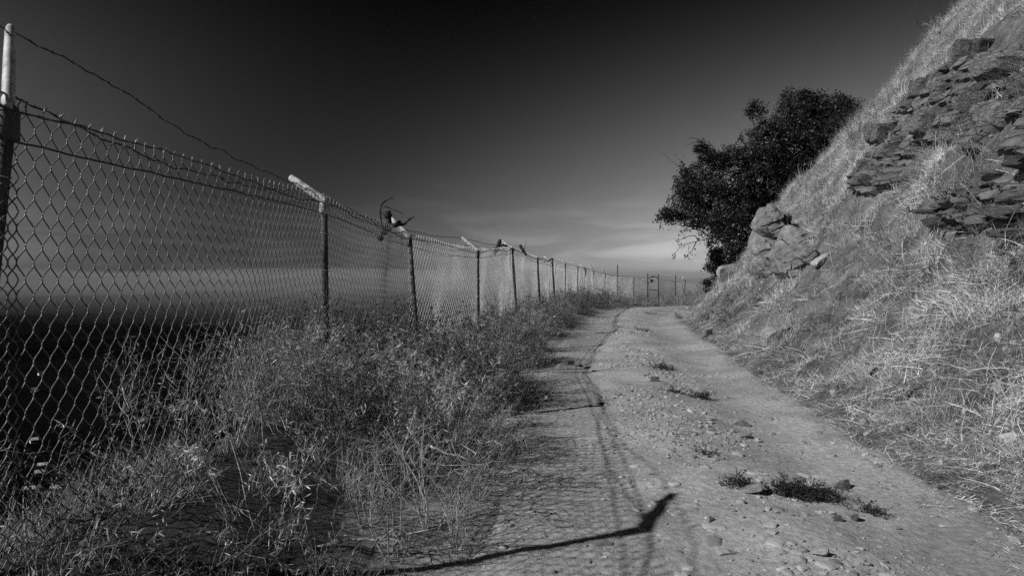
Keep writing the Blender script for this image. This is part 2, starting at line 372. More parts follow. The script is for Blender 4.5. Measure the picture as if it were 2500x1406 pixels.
# ------------------------------------------------------------------ chain-link fence
def span_mesh(A, B, detail, seed, p=.0485, h=.07, ztrim=0.0):
    """woven zigzag wires between two posts; A, B = (x, y, ztop, zbase)"""
    ax, ay, at, ab = A; bx, by, bt, bb = B
    L = math.hypot(bx - ax, by - ay); n = max(2, int(round(L / p))); p = L / n
    dx, dy = (bx - ax) / L, (by - ay) / L; nx_, ny_ = -dy, dx
    rows = int(math.ceil((max(at - ab, bt - bb) + .05) / h)); sub = {3: 6, 2: 3, 1: 1}[detail]; sides = {3: 4, 2: 3, 1: 3}[detail]
    rad = {3: .0030, 2: .0034, 1: .0044}[detail]
    rng = np.random.default_rng(seed)
    kk = np.arange(0, rows * sub + 1) / sub
    V = []; Q = []; off = 0
    an = np.arange(sides) * 2 * np.pi / sides + .4
    ph = rng.random(4) * 6.28; amp = .035 + .03 * rng.random()
    for i in range(-1, n + 1):
        par = i % 2
        tri = np.abs(((kk + par) % 2) - 1)                     # 1..0..1
        tri = 1 - tri
        ov = .5 - .61 * np.cos(np.pi * tri)
        u = (i + ov) * p
        w = .0035 * np.cos(np.pi * kk) * (1 if par else -1) + .0025
        if detail < 3: w = w * .6
        uu = np.clip(u / L, 0, 1)
        top = at + (bt - at) * uu + .02 - .03 * np.sin(np.pi * uu) + .010 * np.sin(u * 3.1 + ph[3])
        z = top - kk * h
        f = np.clip(1 - kk / rows, 0, 1)
        bul = amp * np.sin(np.pi * uu) * np.sin(u * 1.9 + ph[0] + kk * .13) + .5 * amp * np.sin(u * 4.3 + ph[1]) * np.sin(np.pi * uu) * (1 - f * .5)
        wv = w + bul
        P = np.stack([ax + dx * u + nx_ * wv, ay + dy * u + ny_ * wv, z], -1)
        if detail >= 2:                                        # twisted spikes along the top
            a = P[0]; up = np.array([0, 0, 1.0]); al = np.array([dx, dy, 0])
            s = 1 if par == 0 else -1
            if tri[0] < .5: s = -1
            P = np.concatenate([[a + up * .045 - al * s * .014 + np.array([nx_, ny_, 0]) * rng.normal(0, .006), a + up * .018 + al * s * .003], P])
        T = np.gradient(P, axis=0); T /= np.linalg.norm(T, axis=1)[:, None]
        Aa = np.cross(T, [nx_, ny_, 0.0]); Aa /= np.linalg.norm(Aa, axis=1)[:, None]; Bb = np.cross(T, Aa)
        v = P[:, None] + rad * (np.cos(an)[None, :, None] * Aa[:, None] + np.sin(an)[None, :, None] * Bb[:, None])
        m = len(P); V.append(v.reshape(-1, 3))
        ii = np.arange(m - 1)[:, None] * sides; j = np.arange(sides)[None, :]; j2 = (j + 1) % sides
        Q.append(np.stack([ii + j, ii + j2, ii + sides + j2, ii + sides + j], -1).reshape(-1, 4) + off); off += m * sides
    return mesh_np('mesh_panel', np.concatenate(V), np.concatenate(Q))

fence = empty('chain_link_fence', (POSTS[1][0], POSTS[1][1], .24))
tag(fence, 'long rusty chain-link fence topped with barbed wire along the track', 'fence')
def fpart(o):
    o.parent = fence; o.matrix_parent_inverse = Matrix.Translation(-fence.location); return o
# arm vectors: out over the valley, up; some bent
ARMS = {0: (-.25, .2, .45), 1: (-.255, .36, .47), 2: (-.36, .05, .245), 3: (-.30, .1, .30), 4: (-.33, .1, .28), 5: (-.30, .1, .22), 6: (-.42, .1, .20),
        7: (-.3, .1, .2), 8: (-.25, .1, .2), 9: (-.28, .1, .25), 10: (-.25, .1, .25), 11: (-.2, 0, .42), 12: (-.2, 0, .38)}
for i, (x, y, zt, zb, ln) in enumerate(POSTS):
    b = MB()
    gz = float(ground_z(x + ln, y)) - .25
    zt2 = zt if i != 13 else 2.15
    r = .032
    pts = [(x + ln * (1 - t), y, gz + (zt2 - gz) * t) for t in np.linspace(0, 1, 5)]
    b.tube(pts, r, 10)
    po = fpart(b.build('post', M['post']))
    if i in ARMS:
        a = np.array(ARMS[i]); top = np.array((x, y, zt))
        side = np.cross(a, (0, 0, 1)); side /= np.linalg.norm(side)
        b = MB(); ts = np.array([0, .05, .35, .7, .94, .985, 1.0]); rr = np.array([.034, .039, .038, .036, .033, .026, .008])
        b.tube([top - a * .04 + a * t for t in ts], rr * (1 if i != 11 else 1.2), 12, flat=.62, flataxis=side)
        ao = b.build('arm', M['arm'], po)
        if i < 5:
            for f in (.12, .50, .93):                       # slots for the wire
                c = top + a * f
                nb = MB(); nrm = np.cross(side, a); nrm /= np.linalg.norm(nrm)
                if nrm[1] > 0: nrm = -nrm
                nb.tube([c + nrm * .012, c + nrm * .0245], .007, 8)
                nb.build('wire_slot', M['dark'], po)
        b = MB()                                              # cap casting that holds the arm
        b.tube([top - (0, 0, .13), top - (0, 0, .125), top - (0, 0, .02), top + (0, 0, .012)], [.034, .042, .042, .030], 12)
        b.build('post_cap', M['post'] if i != 2 else M['arm'], po)
    if i < 6:
        for zz in ((.25, .6, .95, 1.3, 1.65) if i else ()):
            f = zz / (zt - zb); c = np.array((x + ln * (1 - f), y, zb + zz)); b = MB()
            b.tube([c + (.04 * math.cos(q), .04 * math.sin(q), .012 * math.sin(q * .5)) for q in np.linspace(.3, 6, 14)], .003, 5)
            b.build('tie_wire', M['arm'], po)
allp = POSTS + [(9.36, 47.2, 1.25, -.5, 0)]
for i in range(len(allp) - 1):
    A, B = allp[i], allp[i + 1]
    det = 3 if i in (1, 2) else 2 if i in (0, 3, 4, 5) else 1
    me = span_mesh((A[0], A[1], A[2], A[3] - .1), (B[0], B[1], B[2], B[3] - .1), det, 100 + i)
    fpart(link('mesh_panel', me, M['shadedwire'] if i < 3 else M['wire']))
allq = POSTS2
for i in range(len(allq) - 1):
    A, B = allq[i], allq[i + 1]
    fpart(link('mesh_panel', span_mesh((A[0], A[1], A[2], A[3] - .1), (B[0], B[1], B[2], B[3] - .1), 1, 140 + i), M['wire']))
for i, (x, y, zt, zb, ln) in enumerate(POSTS2[1:]):
    b = MB(); hi = (1.5, 1.1, .9, .95)[i]
    b.tube([(x + ln, y, zb - .3), (x + ln * .5, y, (zb + hi) / 2), (x, y, hi)], .035, 8)
    po = fpart(b.build('post', M['post']))
    if i == 1:
        b = MB(); b.tube([(x, y, hi - .02), (x - .25, y, hi + .3)], .03, 8); b.build('arm', M['arm'], po)

def catmull(P, n):
    P = np.asarray(P, float); P = np.concatenate([[2 * P[0] - P[1]], P, [2 * P[-1] - P[-2]]]); out = []
    for i in range(1, len(P) - 2):
        t = np.linspace(0, 1, n, endpoint=False)[:, None]; a, b, c, d = P[i - 1:i + 3]
        out.append(.5 * ((2 * b) + (c - a) * t + (2 * a - 5 * b + 4 * c - d) * t ** 2 + (3 * b - a - 3 * c + d) * t ** 3))
    out.append(P[-2][None]); return np.concatenate(out)
def strand(pts, barbs=True, rad=.0034, jit=.006, seed=1, name='barbed_wire', m=None, pitch=.125):
    rng = np.random.default_rng(seed)
    P = catmull(pts, 12); S = np.concatenate([[0], np.cumsum(np.linalg.norm(np.diff(P, axis=0), axis=1))])
    n = max(8, int(S[-1] / .05)); s = np.linspace(0, S[-1], n)
    Q = np.stack([np.interp(s, S, P[:, k]) for k in range(3)], -1)
    j = rng.normal(0, jit, (n, 3)); j = (j + np.roll(j, 1, 0) + np.roll(j, 2, 0)) / 1.7; j[:1] = 0; j[-1:] = 0
    Q = Q + j
    b = MB()
    if barbs:
        T = np.gradient(Q, axis=0); T /= np.linalg.norm(T, axis=1)[:, None]; A = np.cross(T, (0, 0, 1)); A /= np.linalg.norm(A, axis=1)[:, None] + 1e-9; B = np.cross(T, A)
        fi = np.repeat(np.arange(n), 1); ph = s / .035
        for o in (0, math.pi):
            b.tube(Q + .0021 * (np.cos(ph + o)[:, None] * A + np.sin(ph + o)[:, None] * B), rad, 4)
    else: b.tube(Q, rad, 5)
    o = fpart(b.build(name, m or M['barb']))
    if barbs:
        b = MB(); sd = np.arange(pitch * .5, S[-1], pitch) + rng.normal(0, .008, len(np.arange(pitch * .5, S[-1], pitch)))
        for d in sd:
            c = np.array([np.interp(d, s, Q[:, k]) for k in range(3)]); i = min(n - 2, int(d / S[-1] * (n - 1))); t = Q[i + 1] - Q[i]; t /= np.linalg.norm(t)
            a = np.cross(t, rng.normal(size=3)); a /= np.linalg.norm(a); bb = np.cross(t, a)
            for v, off in ((a, .006), (-a, .006), (bb, -.006), (-bb, -.006)):
                e = v * .017 + t * rng.normal(0, .005)
                b.tube([c + t * off * .5, c + t * off * .5 + e * .5, c + t * off * .5 + e], [.0021, .002, .0009], 3)
            b.tube([c - t * .010, c + t * .010], .0058, 5)
        b.build('barbs', M['barb'], o)
    return o
def armpt(i, f):
    x, y, zt = POSTS[i][:3]; a = ARMS.get(i, (0, 0, .1)); return np.array((x + a[0] * f, y + a[1] * f, zt + a[2] * f))
sag = lambda a, b, f, d: tuple(np.array(a) * (1 - f) + np.array(b) * f - np.array((0, 0, d)))
# top strand: from the tip of the first arm down to the joint of the second
t1 = []
fr = [.92, .93, .42, .45, .9, .3, .35, .6, .5, .45, .4, .3, .2]
for i in range(13):
    q = armpt(i, fr[i]); t1.append(q)
    if i < 12: t1.append(sag(q, armpt(i + 1, fr[i + 1]), .5, .035 if i != 1 else .06))
t1 += [(6.65, 43, 1.46), (8.2, 46, 1.47), (9.36, 47.2, 1.3)]
strand(t1, seed=3)
fr2 = [.1, .12, .38, .2, .4, .05, .15, .35, .3, .2, .2, .1, .1]
t2 = []
for i in range(13):
    q = armpt(i, fr2[i]); t2.append(q)
    if i < 12:
        n = armpt(i + 1, fr2[i + 1]); t2 += [sag(q, n, .3, .10 if i == 1 else .05), sag(q, n, .72, .09 if i == 1 else .07)]
t2 += [(6.65, 43, 1.44), (8.2, 46, 1.42)]
strand(t2, seed=5, jit=.009)
# third strand lies along the top of the mesh
t3 = []
for i in range(0, 8):
    x, y, zt = POSTS[i][:3]; t3.append((x + .035, y, zt - (.0 if i == 1 else .03)))
    if i < 7:
        n = POSTS[i + 1]; t3 += [(x * .6 + n[0] * .4 + .01, y * .6 + n[1] * .4, zt * .6 + n[2] * .4 + .005), (x * .2 + n[0] * .8 + .02, y * .2 + n[1] * .8, zt * .2 + n[2] * .8 - .05)]
strand(t3, seed=7, jit=.006)
strand([(p[0] + .012, p[1], p[2] - .13) for p in allp], barbs=False, rad=.0048, jit=.002, seed=9, name='tension_wire', m=M['post'])
for sd, dz in ((11, .28), (12, .12)):
    strand([(10.13, 47.2, 1.2 + dz), (10.8, 47.6, 1.05 + dz * .9), (11.5, 48, 1.02 + dz * .1), (12.1, 47.6, 1.0 + dz * .5), (13.9, 47, .86 + dz), (16.8, 48, .8 + dz)], barbs=False, rad=.008, jit=.01, seed=sd, name='barbed_wire')

# ------------------------------------------------------------------ gate at the far end
gate = empty('gate', (9.75, 47.2, -.5)); tag(gate, 'narrow tube-framed gate with a small dark sign in the far fence', 'gate')
def gpart(o, par=None):
    if par is None: o.parent = gate; o.matrix_parent_inverse = Matrix.Translation(-gate.location)
    else: o.parent = par
    return o
for xx, hi in ((9.38, 1.62), (10.12, 1.56)):
    b = MB(); b.tube([(xx, 47.2, -.75), (xx, 47.2, hi)], .038, 8); gpart(b.build('gate_post', M['dark']))
b = MB(); fx0, fx1, z0, z1 = 9.47, 10.03, -.45, 1.38
arc = lambda cx, cz, a0, a1: [(cx + .1 * math.cos(a), 47.17, cz + .1 * math.sin(a)) for a in np.linspace(a0, a1, 6)]
b.tube([(fx0, 47.17, z0), (fx0, 47.17, z1 - .1)] + arc(fx0 + .1, z1 - .1, math.pi, math.pi / 2) + arc(fx1 - .1, z1 - .1, math.pi / 2, 0) + [(fx1, 47.17, z1 - .1), (fx1, 47.17, z0)], .03, 8)
fr_ = gpart(b.build('gate_frame', M['dark']))
b = MB(); b.tube([(fx0, 47.16, .48), (fx1, 47.16, .46)], .026, 8); gpart(b.build('mid_rail', M['dark']))
b = MB(); b.box((9.64, 47.12, 1.12), (.19, .012, .22)); gpart(b.build('sign_plate', M['dark'], smooth=False))
gpart(link('mesh_panel', span_mesh((fx0, 47.19, z1 - .03, z0), (fx1, 47.19, z1 - .03, z0), 1, 160), M['wire']))
b = MB(); b.tube([(9.38, 47.2, 1.55), (9.75, 47.2, 1.53), (10.12, 47.2, 1.54)], .008, 5); gpart(b.build('top_wire', M['barb']))
for zz in (-.2, .95):
    b = MB(); b.box((9.43, 47.16, zz), (.11, .05, .05)); gpart(b.build('hinge', M['dark'], smooth=False))
b = MB()
for a in (-.9, -.3, .2, .8): b.tube([(9.75, 47.17, 1.38), (9.75 + .08 * math.sin(a), 47.17, 1.40 + .12 * math.cos(a))], [.02, .006], 5)
gpart(b.build('latch_spikes', M['dark']))

# ------------------------------------------------------------------ rocks
import bmesh
def ico(sub):
    bm = bmesh.new(); bmesh.ops.create_icosphere(bm, subdivisions=sub, radius=1.0)
    V = np.array([v.co[:] for v in bm.verts]); T = np.array([[v.index for v in f.verts] for f in bm.faces]); bm.free(); return V, T
ICO = {k: ico(k) for k in (1, 2, 3, 4, 5)}
def n3(P, s, sc):
    return vnoise(P[:, 0] * sc + P[:, 2] * sc * .37 + 9, P[:, 1] * sc - P[:, 2] * sc * .61 + 4, s) + vnoise(P[:, 2] * sc + 3.3, P[:, 0] * sc * .8 + P[:, 1] * sc * .5, s + 3)
def rock_mesh(seed, sub=3, planes=9, block=False, rough=.06):
    rng = np.random.default_rng(seed); V, T = ICO[sub]; V = V.copy()
    if block:
        V = V / np.max(np.abs(V), axis=1)[:, None]          # a cube
        V = np.sign(V) * np.abs(V) ** .9
        nr = rng.normal(size=(planes, 3)); ds = rng.uniform(.86, 1.22, planes)
    else: nr = rng.normal(size=(planes + 3, 3)); ds = rng.uniform(.34, .74, planes + 3)
    nr /= np.linalg.norm(nr, axis=1)[:, None]
    for k, d in zip(nr, ds):
        e = V @ k - d; V = V - np.where(e > 0, e, 0)[:, None] * k
    V = V * (1 + rough * n3(V, seed, 2.3)[:, None] + rough * .5 * n3(V, seed + 50, 6)[:, None])
    return mesh_np('rock', V, None, T, smooth=False)
BLOCKS = [rock_mesh(300 + k, 3, 7, True, .09) for k in range(14)]
STONES = [rock_mesh(400 + k, 3, 9, False, .10) for k in range(8)]
for me in BLOCKS: me.materials.append(M['rock'])
for me in STONES: me.materials.append(M['stone'])
DARKST = [rock_mesh(430 + k, 3, 9, False, .14) for k in range(6)]
for me in DARKST: me.materials.append(M['darkstone'])
def inpoly(x, y, P):
    c = False; n = len(P)
    for i in range(n):
        (x1, y1), (x2, y2) = P[i], P[i - 1]
        if (y1 > y) != (y2 > y) and x < (x2 - x1) * (y - y1) / (y2 - y1) + x1: c = not c
    return c
def topx(v): return 1250 + v[0] / v[1] * F, HOR - (v[2] - CAMZ) / v[1] * F
OUT1 = [(2085, 470), (2125, 360), (2200, 270), (2300, 175), (2380, 130), (2520, 105), (2560, 400), (2440, 385), (2330, 350), (2260, 350), (2230, 440), (2130, 480)]
OUT2 = [(2300, 470), (2540, 400), (2540, 580), (2430, 570), (2330, 545)]
OUTW = []
def hill_x_at(z, y):
    s = np.linspace(0, 14, 300); g_ = XR(y + .5) - XR(y - .5); X = XR(y) + s * math.sqrt(1 + g_ * g_)
    return float(X[int(np.argmax(hill_z(X, X * 0 + y) >= z))])
def rock_face(parent, polys, y0, y1, z0, z1, step, hmul, wmul, seed):
    """continuous cracked bedrock face following the slope: courses and joints are real steps and grooves"""
    ys2 = np.arange(y0, y1, step); zs2 = np.arange(z0, z1, step); ss = np.linspace(0, 15, 400); X0 = np.zeros((len(ys2), len(zs2)))
    for i, yy in enumerate(ys2):
        g_ = float(XR(yy + .5) - XR(yy - .5)); xx = XR(yy) + ss * math.sqrt(1 + g_ * g_); X0[i] = np.interp(zs2, np.maximum.accumulate(hill_z(xx, xx * 0 + yy)) + ss * 1e-6, xx)
    Yg, Zg = np.meshgrid(ys2, zs2, indexing='ij')
    rng = np.random.default_rng(seed); hts = rng.choice([.10, .14, .2, .28, .4], 400) * hmul; cz = np.cumsum(hts) - 4
    w = Zg - .16 * (Yg - (y0 + y1) / 2) + .09 * fbm(Yg * .9, Zg * .9, seed + 1, 3) + .03 * fbm(Yg * 5, Zg * 5, seed + 2, 2)
    c = np.searchsorted(cz, w.ravel()).reshape(w.shape); dz = np.minimum(np.abs(w - cz[np.clip(c, 0, 399)]), np.abs(w - cz[np.clip(c - 1, 0, 399)]))
    cw = (.22 + .55 * hash2(c.astype(np.int64), c.astype(np.int64) * 0 + 3, seed)) * wmul
    v = (Yg + .10 * fbm(Yg * 2.2, Zg * 2.2, seed + 4, 3)) / cw + 7 * hash2(c.astype(np.int64), c.astype(np.int64) * 0 + 9, seed); j = np.floor(v).astype(np.int64)
    dy = np.minimum(v - j, 1 - (v - j)) * cw
    h = hash2(c.astype(np.int64), j, seed + 5)
    off = .06 + .30 * h ** 1.3 + .10 * fbm(Yg * .8, Zg * .8, seed + 6, 2) + .05 * fbm(Yg * 4, Zg * 6, seed + 7, 3)
    off += .10 * (hash2(c.astype(np.int64), j, seed + 8) - .5) * ((v - j) - .5) * 2                     # each block a little askew
    gr = np.clip(np.minimum(dz, dy) / .028, 0, 1); off = off - .22 * (1 - gr) ** 1.5 - .3 * (h < .07)
    U = 1250 + X0 / Yg * F; Vp = HOR - (Zg - CAMZ) / Yg * F
    m = np.array([[any(inpoly(U[i, k], Vp[i, k], P) for P in polys) for k in range(len(zs2))] for i in range(len(ys2))], float)
    for _ in range(3): m = (m + np.roll(m, 1, 0) + np.roll(m, -1, 0) + np.roll(m, 1, 1) + np.roll(m, -1, 1)) / 5
    m = np.clip(m * 1.6 - .3 + .5 * fbm(Yg * 2.5, Zg * 2.5, seed + 10, 3), 0, 1)
    X = X0 - off * m + .35 * (1 - m)
    q = grid_faces(len(zs2), len(ys2)); keepq = (m.ravel()[q].max(axis=1) > .02)
    o = link('rock_face', mesh_np('rock_face', np.stack([X, Yg, Zg], -1).reshape(-1, 3) - np.array(parent.location), q[keepq][:, ::-1], smooth=False), M['rock'], parent)
    return o
def outcrop(label, polys, zr0, zr1, yr, hmul, seed, wmul=1.0):
    rng = random.Random(seed); root = None; z = zr0
    while z < zr1:
        h = rng.choice((.09, .13, .17, .22, .3)) * hmul; y = yr[0]
        while y < yr[1]:
            w = rng.uniform(.14, .52) * wmul * (1 if h < .25 * hmul else 1.3)
            yc = y + w / 2; zc = z + h / 2 + .16 * (yc - (yr[0] + yr[1]) / 2)
            y += w
            if zc < .5: continue
            x = hill_x_at(zc, yc); X, Y = topx((x, yc, zc))
            if not any(inpoly(X, Y, P) for P in polys): continue
            OUTW.append((x, yc))
            if root is not None and rng.random() < .72: continue
            if root is None:
                root = empty('rock_outcrop', (x, yc, zc)); tag(root, label, 'rock outcrop', 'rock outcrops on the hillside')
            o = bpy.data.objects.new('rock_block', rng.choice(BLOCKS)); COL.objects.link(o); o.parent = root
            push = rng.choice((-.16, -.08, 0, .05, .12)) 
            o.location = Vector((x + .06 + push, yc, zc)) - root.location
            o.rotation_euler = (math.atan(.16) + rng.gauss(0, .09), rng.gauss(0, .16), .12 + rng.gauss(0, .15))
            o.scale = (rng.uniform(.34, .48), w * .52, h * .51)
        z += h * .98
    return root
oc1 = outcrop('large dark cracked rock outcrop in layered blocks high on the hillside', [OUT1], 1.2, 11.5, (7.0, 21.5), 1.55, 5, 1.25)
oc2 = outcrop('lower ledge of thin dark rock layers below the large outcrop', [OUT2], .8, 6.5, (6.0, 14.0), .75, 6, .8)

rock_face(oc1, [OUT1], 7.0, 21.5, 1.4, 10.5, .05, 1.35, 1.2, 41)
rock_face(oc2, [OUT2], 6.0, 14.0, 1.2, 5.5, .045, .7, 1.1, 47)
# pale outcrop by the tree
po = cast(1900, 640); po.y -= .0
pr = empty('pale_outcrop', po); tag(pr, 'pale jutting rock outcrop beside the dark tree', 'rock outcrop', 'rock outcrops on the hillside')
def outline_rock(name, poly, d, depth, seed, parent, m):
    """a boulder with the given outline, its own thickness and a faceted, cracked surface"""
    P = np.array(poly, float); c = P.mean(0); P = c + (P - c) * .86; V, T = ICO[5]; V = V.copy()
    ang = np.arctan2(-(P[:, 1] - c[1]), P[:, 0] - c[0]); rad = np.linalg.norm(P - c, axis=1); o_ = np.argsort(ang); ang, rad = ang[o_], rad[o_]
    A = np.concatenate([ang - 2 * np.pi, ang, ang + 2 * np.pi]); Rr = np.tile(rad, 3)
    th = np.arctan2(V[:, 2], V[:, 0]); rho = np.hypot(V[:, 0], V[:, 2]); rp = np.interp(th, A, Rr) * d / F
    k = rho ** .34; Q = np.stack([np.cos(th) * rp * k, np.sign(V[:, 1]) * np.abs(V[:, 1]) ** .7 * depth, np.sin(th) * rp * k], -1)
    rng = np.random.default_rng(seed); sz = rp.mean()
    JN = [(.35, -.25, .9), (-.75, -.6, .15), (.6, -.75, .15), (-.3, -.2, -.9), (.1, -1, .1), (.9, -.3, -.2), (-.85, -.2, .5)]; JN[3] = (-.55, -.8, -.2)
    for q_ in range(16):
        nn = np.array(JN[q_ % 7]) + rng.normal(0, .16, 3); nn /= np.linalg.norm(nn); e = Q @ nn; lim = np.quantile(e, rng.uniform(.76, .95)); Q = Q - np.maximum(e - lim, 0)[:, None] * nn
    Q = Q + (n3(Q / sz, seed, 1.8) * .13 * sz)[:, None] * V + (n3(Q / sz, seed + 9, 4.5) * .10 * sz)[:, None] * V
    aa = .5 + rng.normal(0, .15); Uc = (Q[:, 0] * math.cos(aa) + Q[:, 2] * math.sin(aa)) / sz + .18 * n3(Q / sz, seed + 3, 2.2); Wc = (-Q[:, 0] * math.sin(aa) + Q[:, 2] * math.cos(aa)) / sz + .14 * n3(Q / sz, seed + 4, 2.2)
    ci = np.floor(Wc / .42 + 50).astype(np.int64); uj = Uc / .75 + 5 * hash2(ci, ci * 0, seed); cj = np.floor(uj).astype(np.int64)
    ed = np.minimum(np.minimum(Wc / .42 + 50 - ci, 1 - (Wc / .42 + 50 - ci)) * .42, np.minimum(uj - cj, 1 - (uj - cj)) * .75)
    fr2_ = np.clip(-V[:, 1] + .3, 0, 1)
    Q[:, 1] += fr2_ * sz * (.34 * (hash2(ci, cj, seed) - .4) + .30 * np.clip(1 - ed / .05, 0, 1))            # broken steps and open cracks
    me = mesh_np(name, Q, None, T, smooth=False); cw = px(c[0], c[1], d)
    o = link(name, me, m, parent); o.location = cw - parent.location
    return o
dz_ = po.y - .1
for k, (poly, dd_, dp) in enumerate([
    ([(1832, 540), (1838, 515), (1852, 500), (1880, 488), (1915, 497), (1950, 515), (1968, 545), (1955, 580), (1915, 590), (1880, 578), (1850, 562)], dz_, .75),
    ([(1848, 545), (1900, 540), (1930, 590), (1912, 650), (1872, 662), (1846, 625)], dz_ + .35, .6),
    ([(1930, 540), (1965, 545), (1978, 580), (1960, 610), (1925, 600)], dz_ - .1, .6),
    ([(1902, 600), (1912, 575), (1938, 562), (1962, 590), (1984, 622), (1975, 658), (1952, 684), (1937, 698), (1915, 680), (1899, 640)], dz_ - .35, .6),
    ([(1935, 605), (1955, 588), (1985, 598), (1996, 622), (1975, 650), (1945, 640)], dz_ - .2, .6),
    ([(1838, 640), (1860, 622), (1885, 640), (1890, 668), (1850, 672)], dz_ + .1, .5)]):
    rp_ = max(poly); dd_ = cast(rp_[0], rp_[1]).y + .35 + (dd_ - dz_) * .5
    outline_rock('rock_block', poly, dd_, dp + .25, 520 + k, pr, M['palerock'])

# single stones: pixel, half width, half height, flatness, label
def stone(X, Y, w, h, label, k, dark=False, rz=0.0, tilt=0.0, name='stone'):
    c = cast(X, Y + h * .6); s = c.y / F
    o = bpy.data.objects.new(name, DARKST[k % 6] if dark else STONES[k % 8]); COL.objects.link(o)
    o.location = c + Vector((.0, h * s * .2, h * s * .34)); o.scale = (w * s * 1.25, w * s * 1.05, h * s * 1.35); o.rotation_euler = (tilt * .3, tilt, rz)
    return tag(o, label, 'rock', 'loose stones along the track')
for k, a in enumerate([
    (1890, 815, 48, 26, 'large flat tilted slab lying in the straw halfway along the slope', False, 0, -.5),
    (2235, 955, 32, 20, 'dark angular stone sticking out of the straw on the lower slope', True, .5, -.3),
    (1855, 740, 17, 13, 'small dark stone in straw above the large flat slab', True, 1, 0),
    (1935, 745, 17, 14, 'dark broken stone in straw below the pale outcrop', True, 2, 0),
    (1785, 657, 28, 26, 'pale triangular slab leaning at the foot of the tree', False, .3, -.7),
    (2010, 632, 24, 13, 'grey slab beside the pale outcrop in dry grass', False, .2, -.3),
    (1675, 765, 30, 14, 'long low boulder at the far foot of the slope', False, .2, -.1),
    (1722, 775, 14, 12, 'dark stone beside the long low boulder', True, 0, 0),
    (1730, 815, 14, 12, 'half-buried brown stone at the slope foot below the long boulder', True, 1.2, 0),
    (1852, 910, 17, 14, 'dark stone at the edge of the track where straw begins', True, .4, 0),
    (1908, 935, 15, 12, 'second dark stone at the straw edge, nearer than its neighbour', True, 2.2, 0),
    (2112, 1033, 15, 12, 'pale block-shaped stone at the straw edge', False, .8, 0),
    (2140, 1028, 11, 8, 'smaller pale stone next to the pale block-shaped stone', False, 1.6, 0),
    (2120, 1058, 9, 8, 'little round pale stone in front of the block-shaped stone', False, .3, 0),
    (2425, 1145, 24, 13, 'flat dark stone in straw near the frame edge', True, .2, -.2),
    (2058, 1180, 26, 17, 'dark wedge-shaped rock beside the weeds in the track', True, .6, -.35),
    (1985, 1188, 36, 14, 'broad pale rock behind the dark weeds in the track', False, .1, -.1),
    (1835, 1190, 30, 13, 'broad pale rock left of the dark weeds in the track', False, 1.3, -.1),
    (2046, 1263, 15, 13, 'rounded dark stone in front of the dark weeds', True, .5, 0),
    (2088, 1265, 14, 10, 'angular stone beside the rounded dark stone', True, 1.5, 0),
    (1600, 926, 14, 9, 'dark stone in the middle of the track by a weed patch', True, .4, 0),
    (1820, 1062, 24, 8, 'flat pale stone set in the track surface', False, .2, 0),
    (1812, 1032, 22, 10, 'pale rounded stone set in the track behind the flat one', False, 1.2, 0),
    (1735, 1268, 10, 9, 'upright pale stone near the shadow of the fence arm', False, .5, 0),
    (1770, 1345, 34, 11, 'pale broken rock in the track near the lower frame edge', False, .3, 0),
    (2005, 1345, 24, 12, 'pale flat rock in the wheel track near the lower frame edge', False, .7, 0),
    (1395, 886, 12, 8, 'small clod at the left side of the track by the shadows', True, .7, 0),
    (1415, 890, 10, 8, 'dark clod right of another clod by the shadows', True, 1.7, 0),
    (2150, 895, 30, 14, 'grey stone half hidden in straw on the middle slope', False, .4, -.4),
    (2440, 940, 22, 18, 'brownish stone in straw far up the near slope', False, .9, -.3),
]):
    stone(a[0], a[1], a[2], a[3], a[4], k, a[5], a[6], a[7])

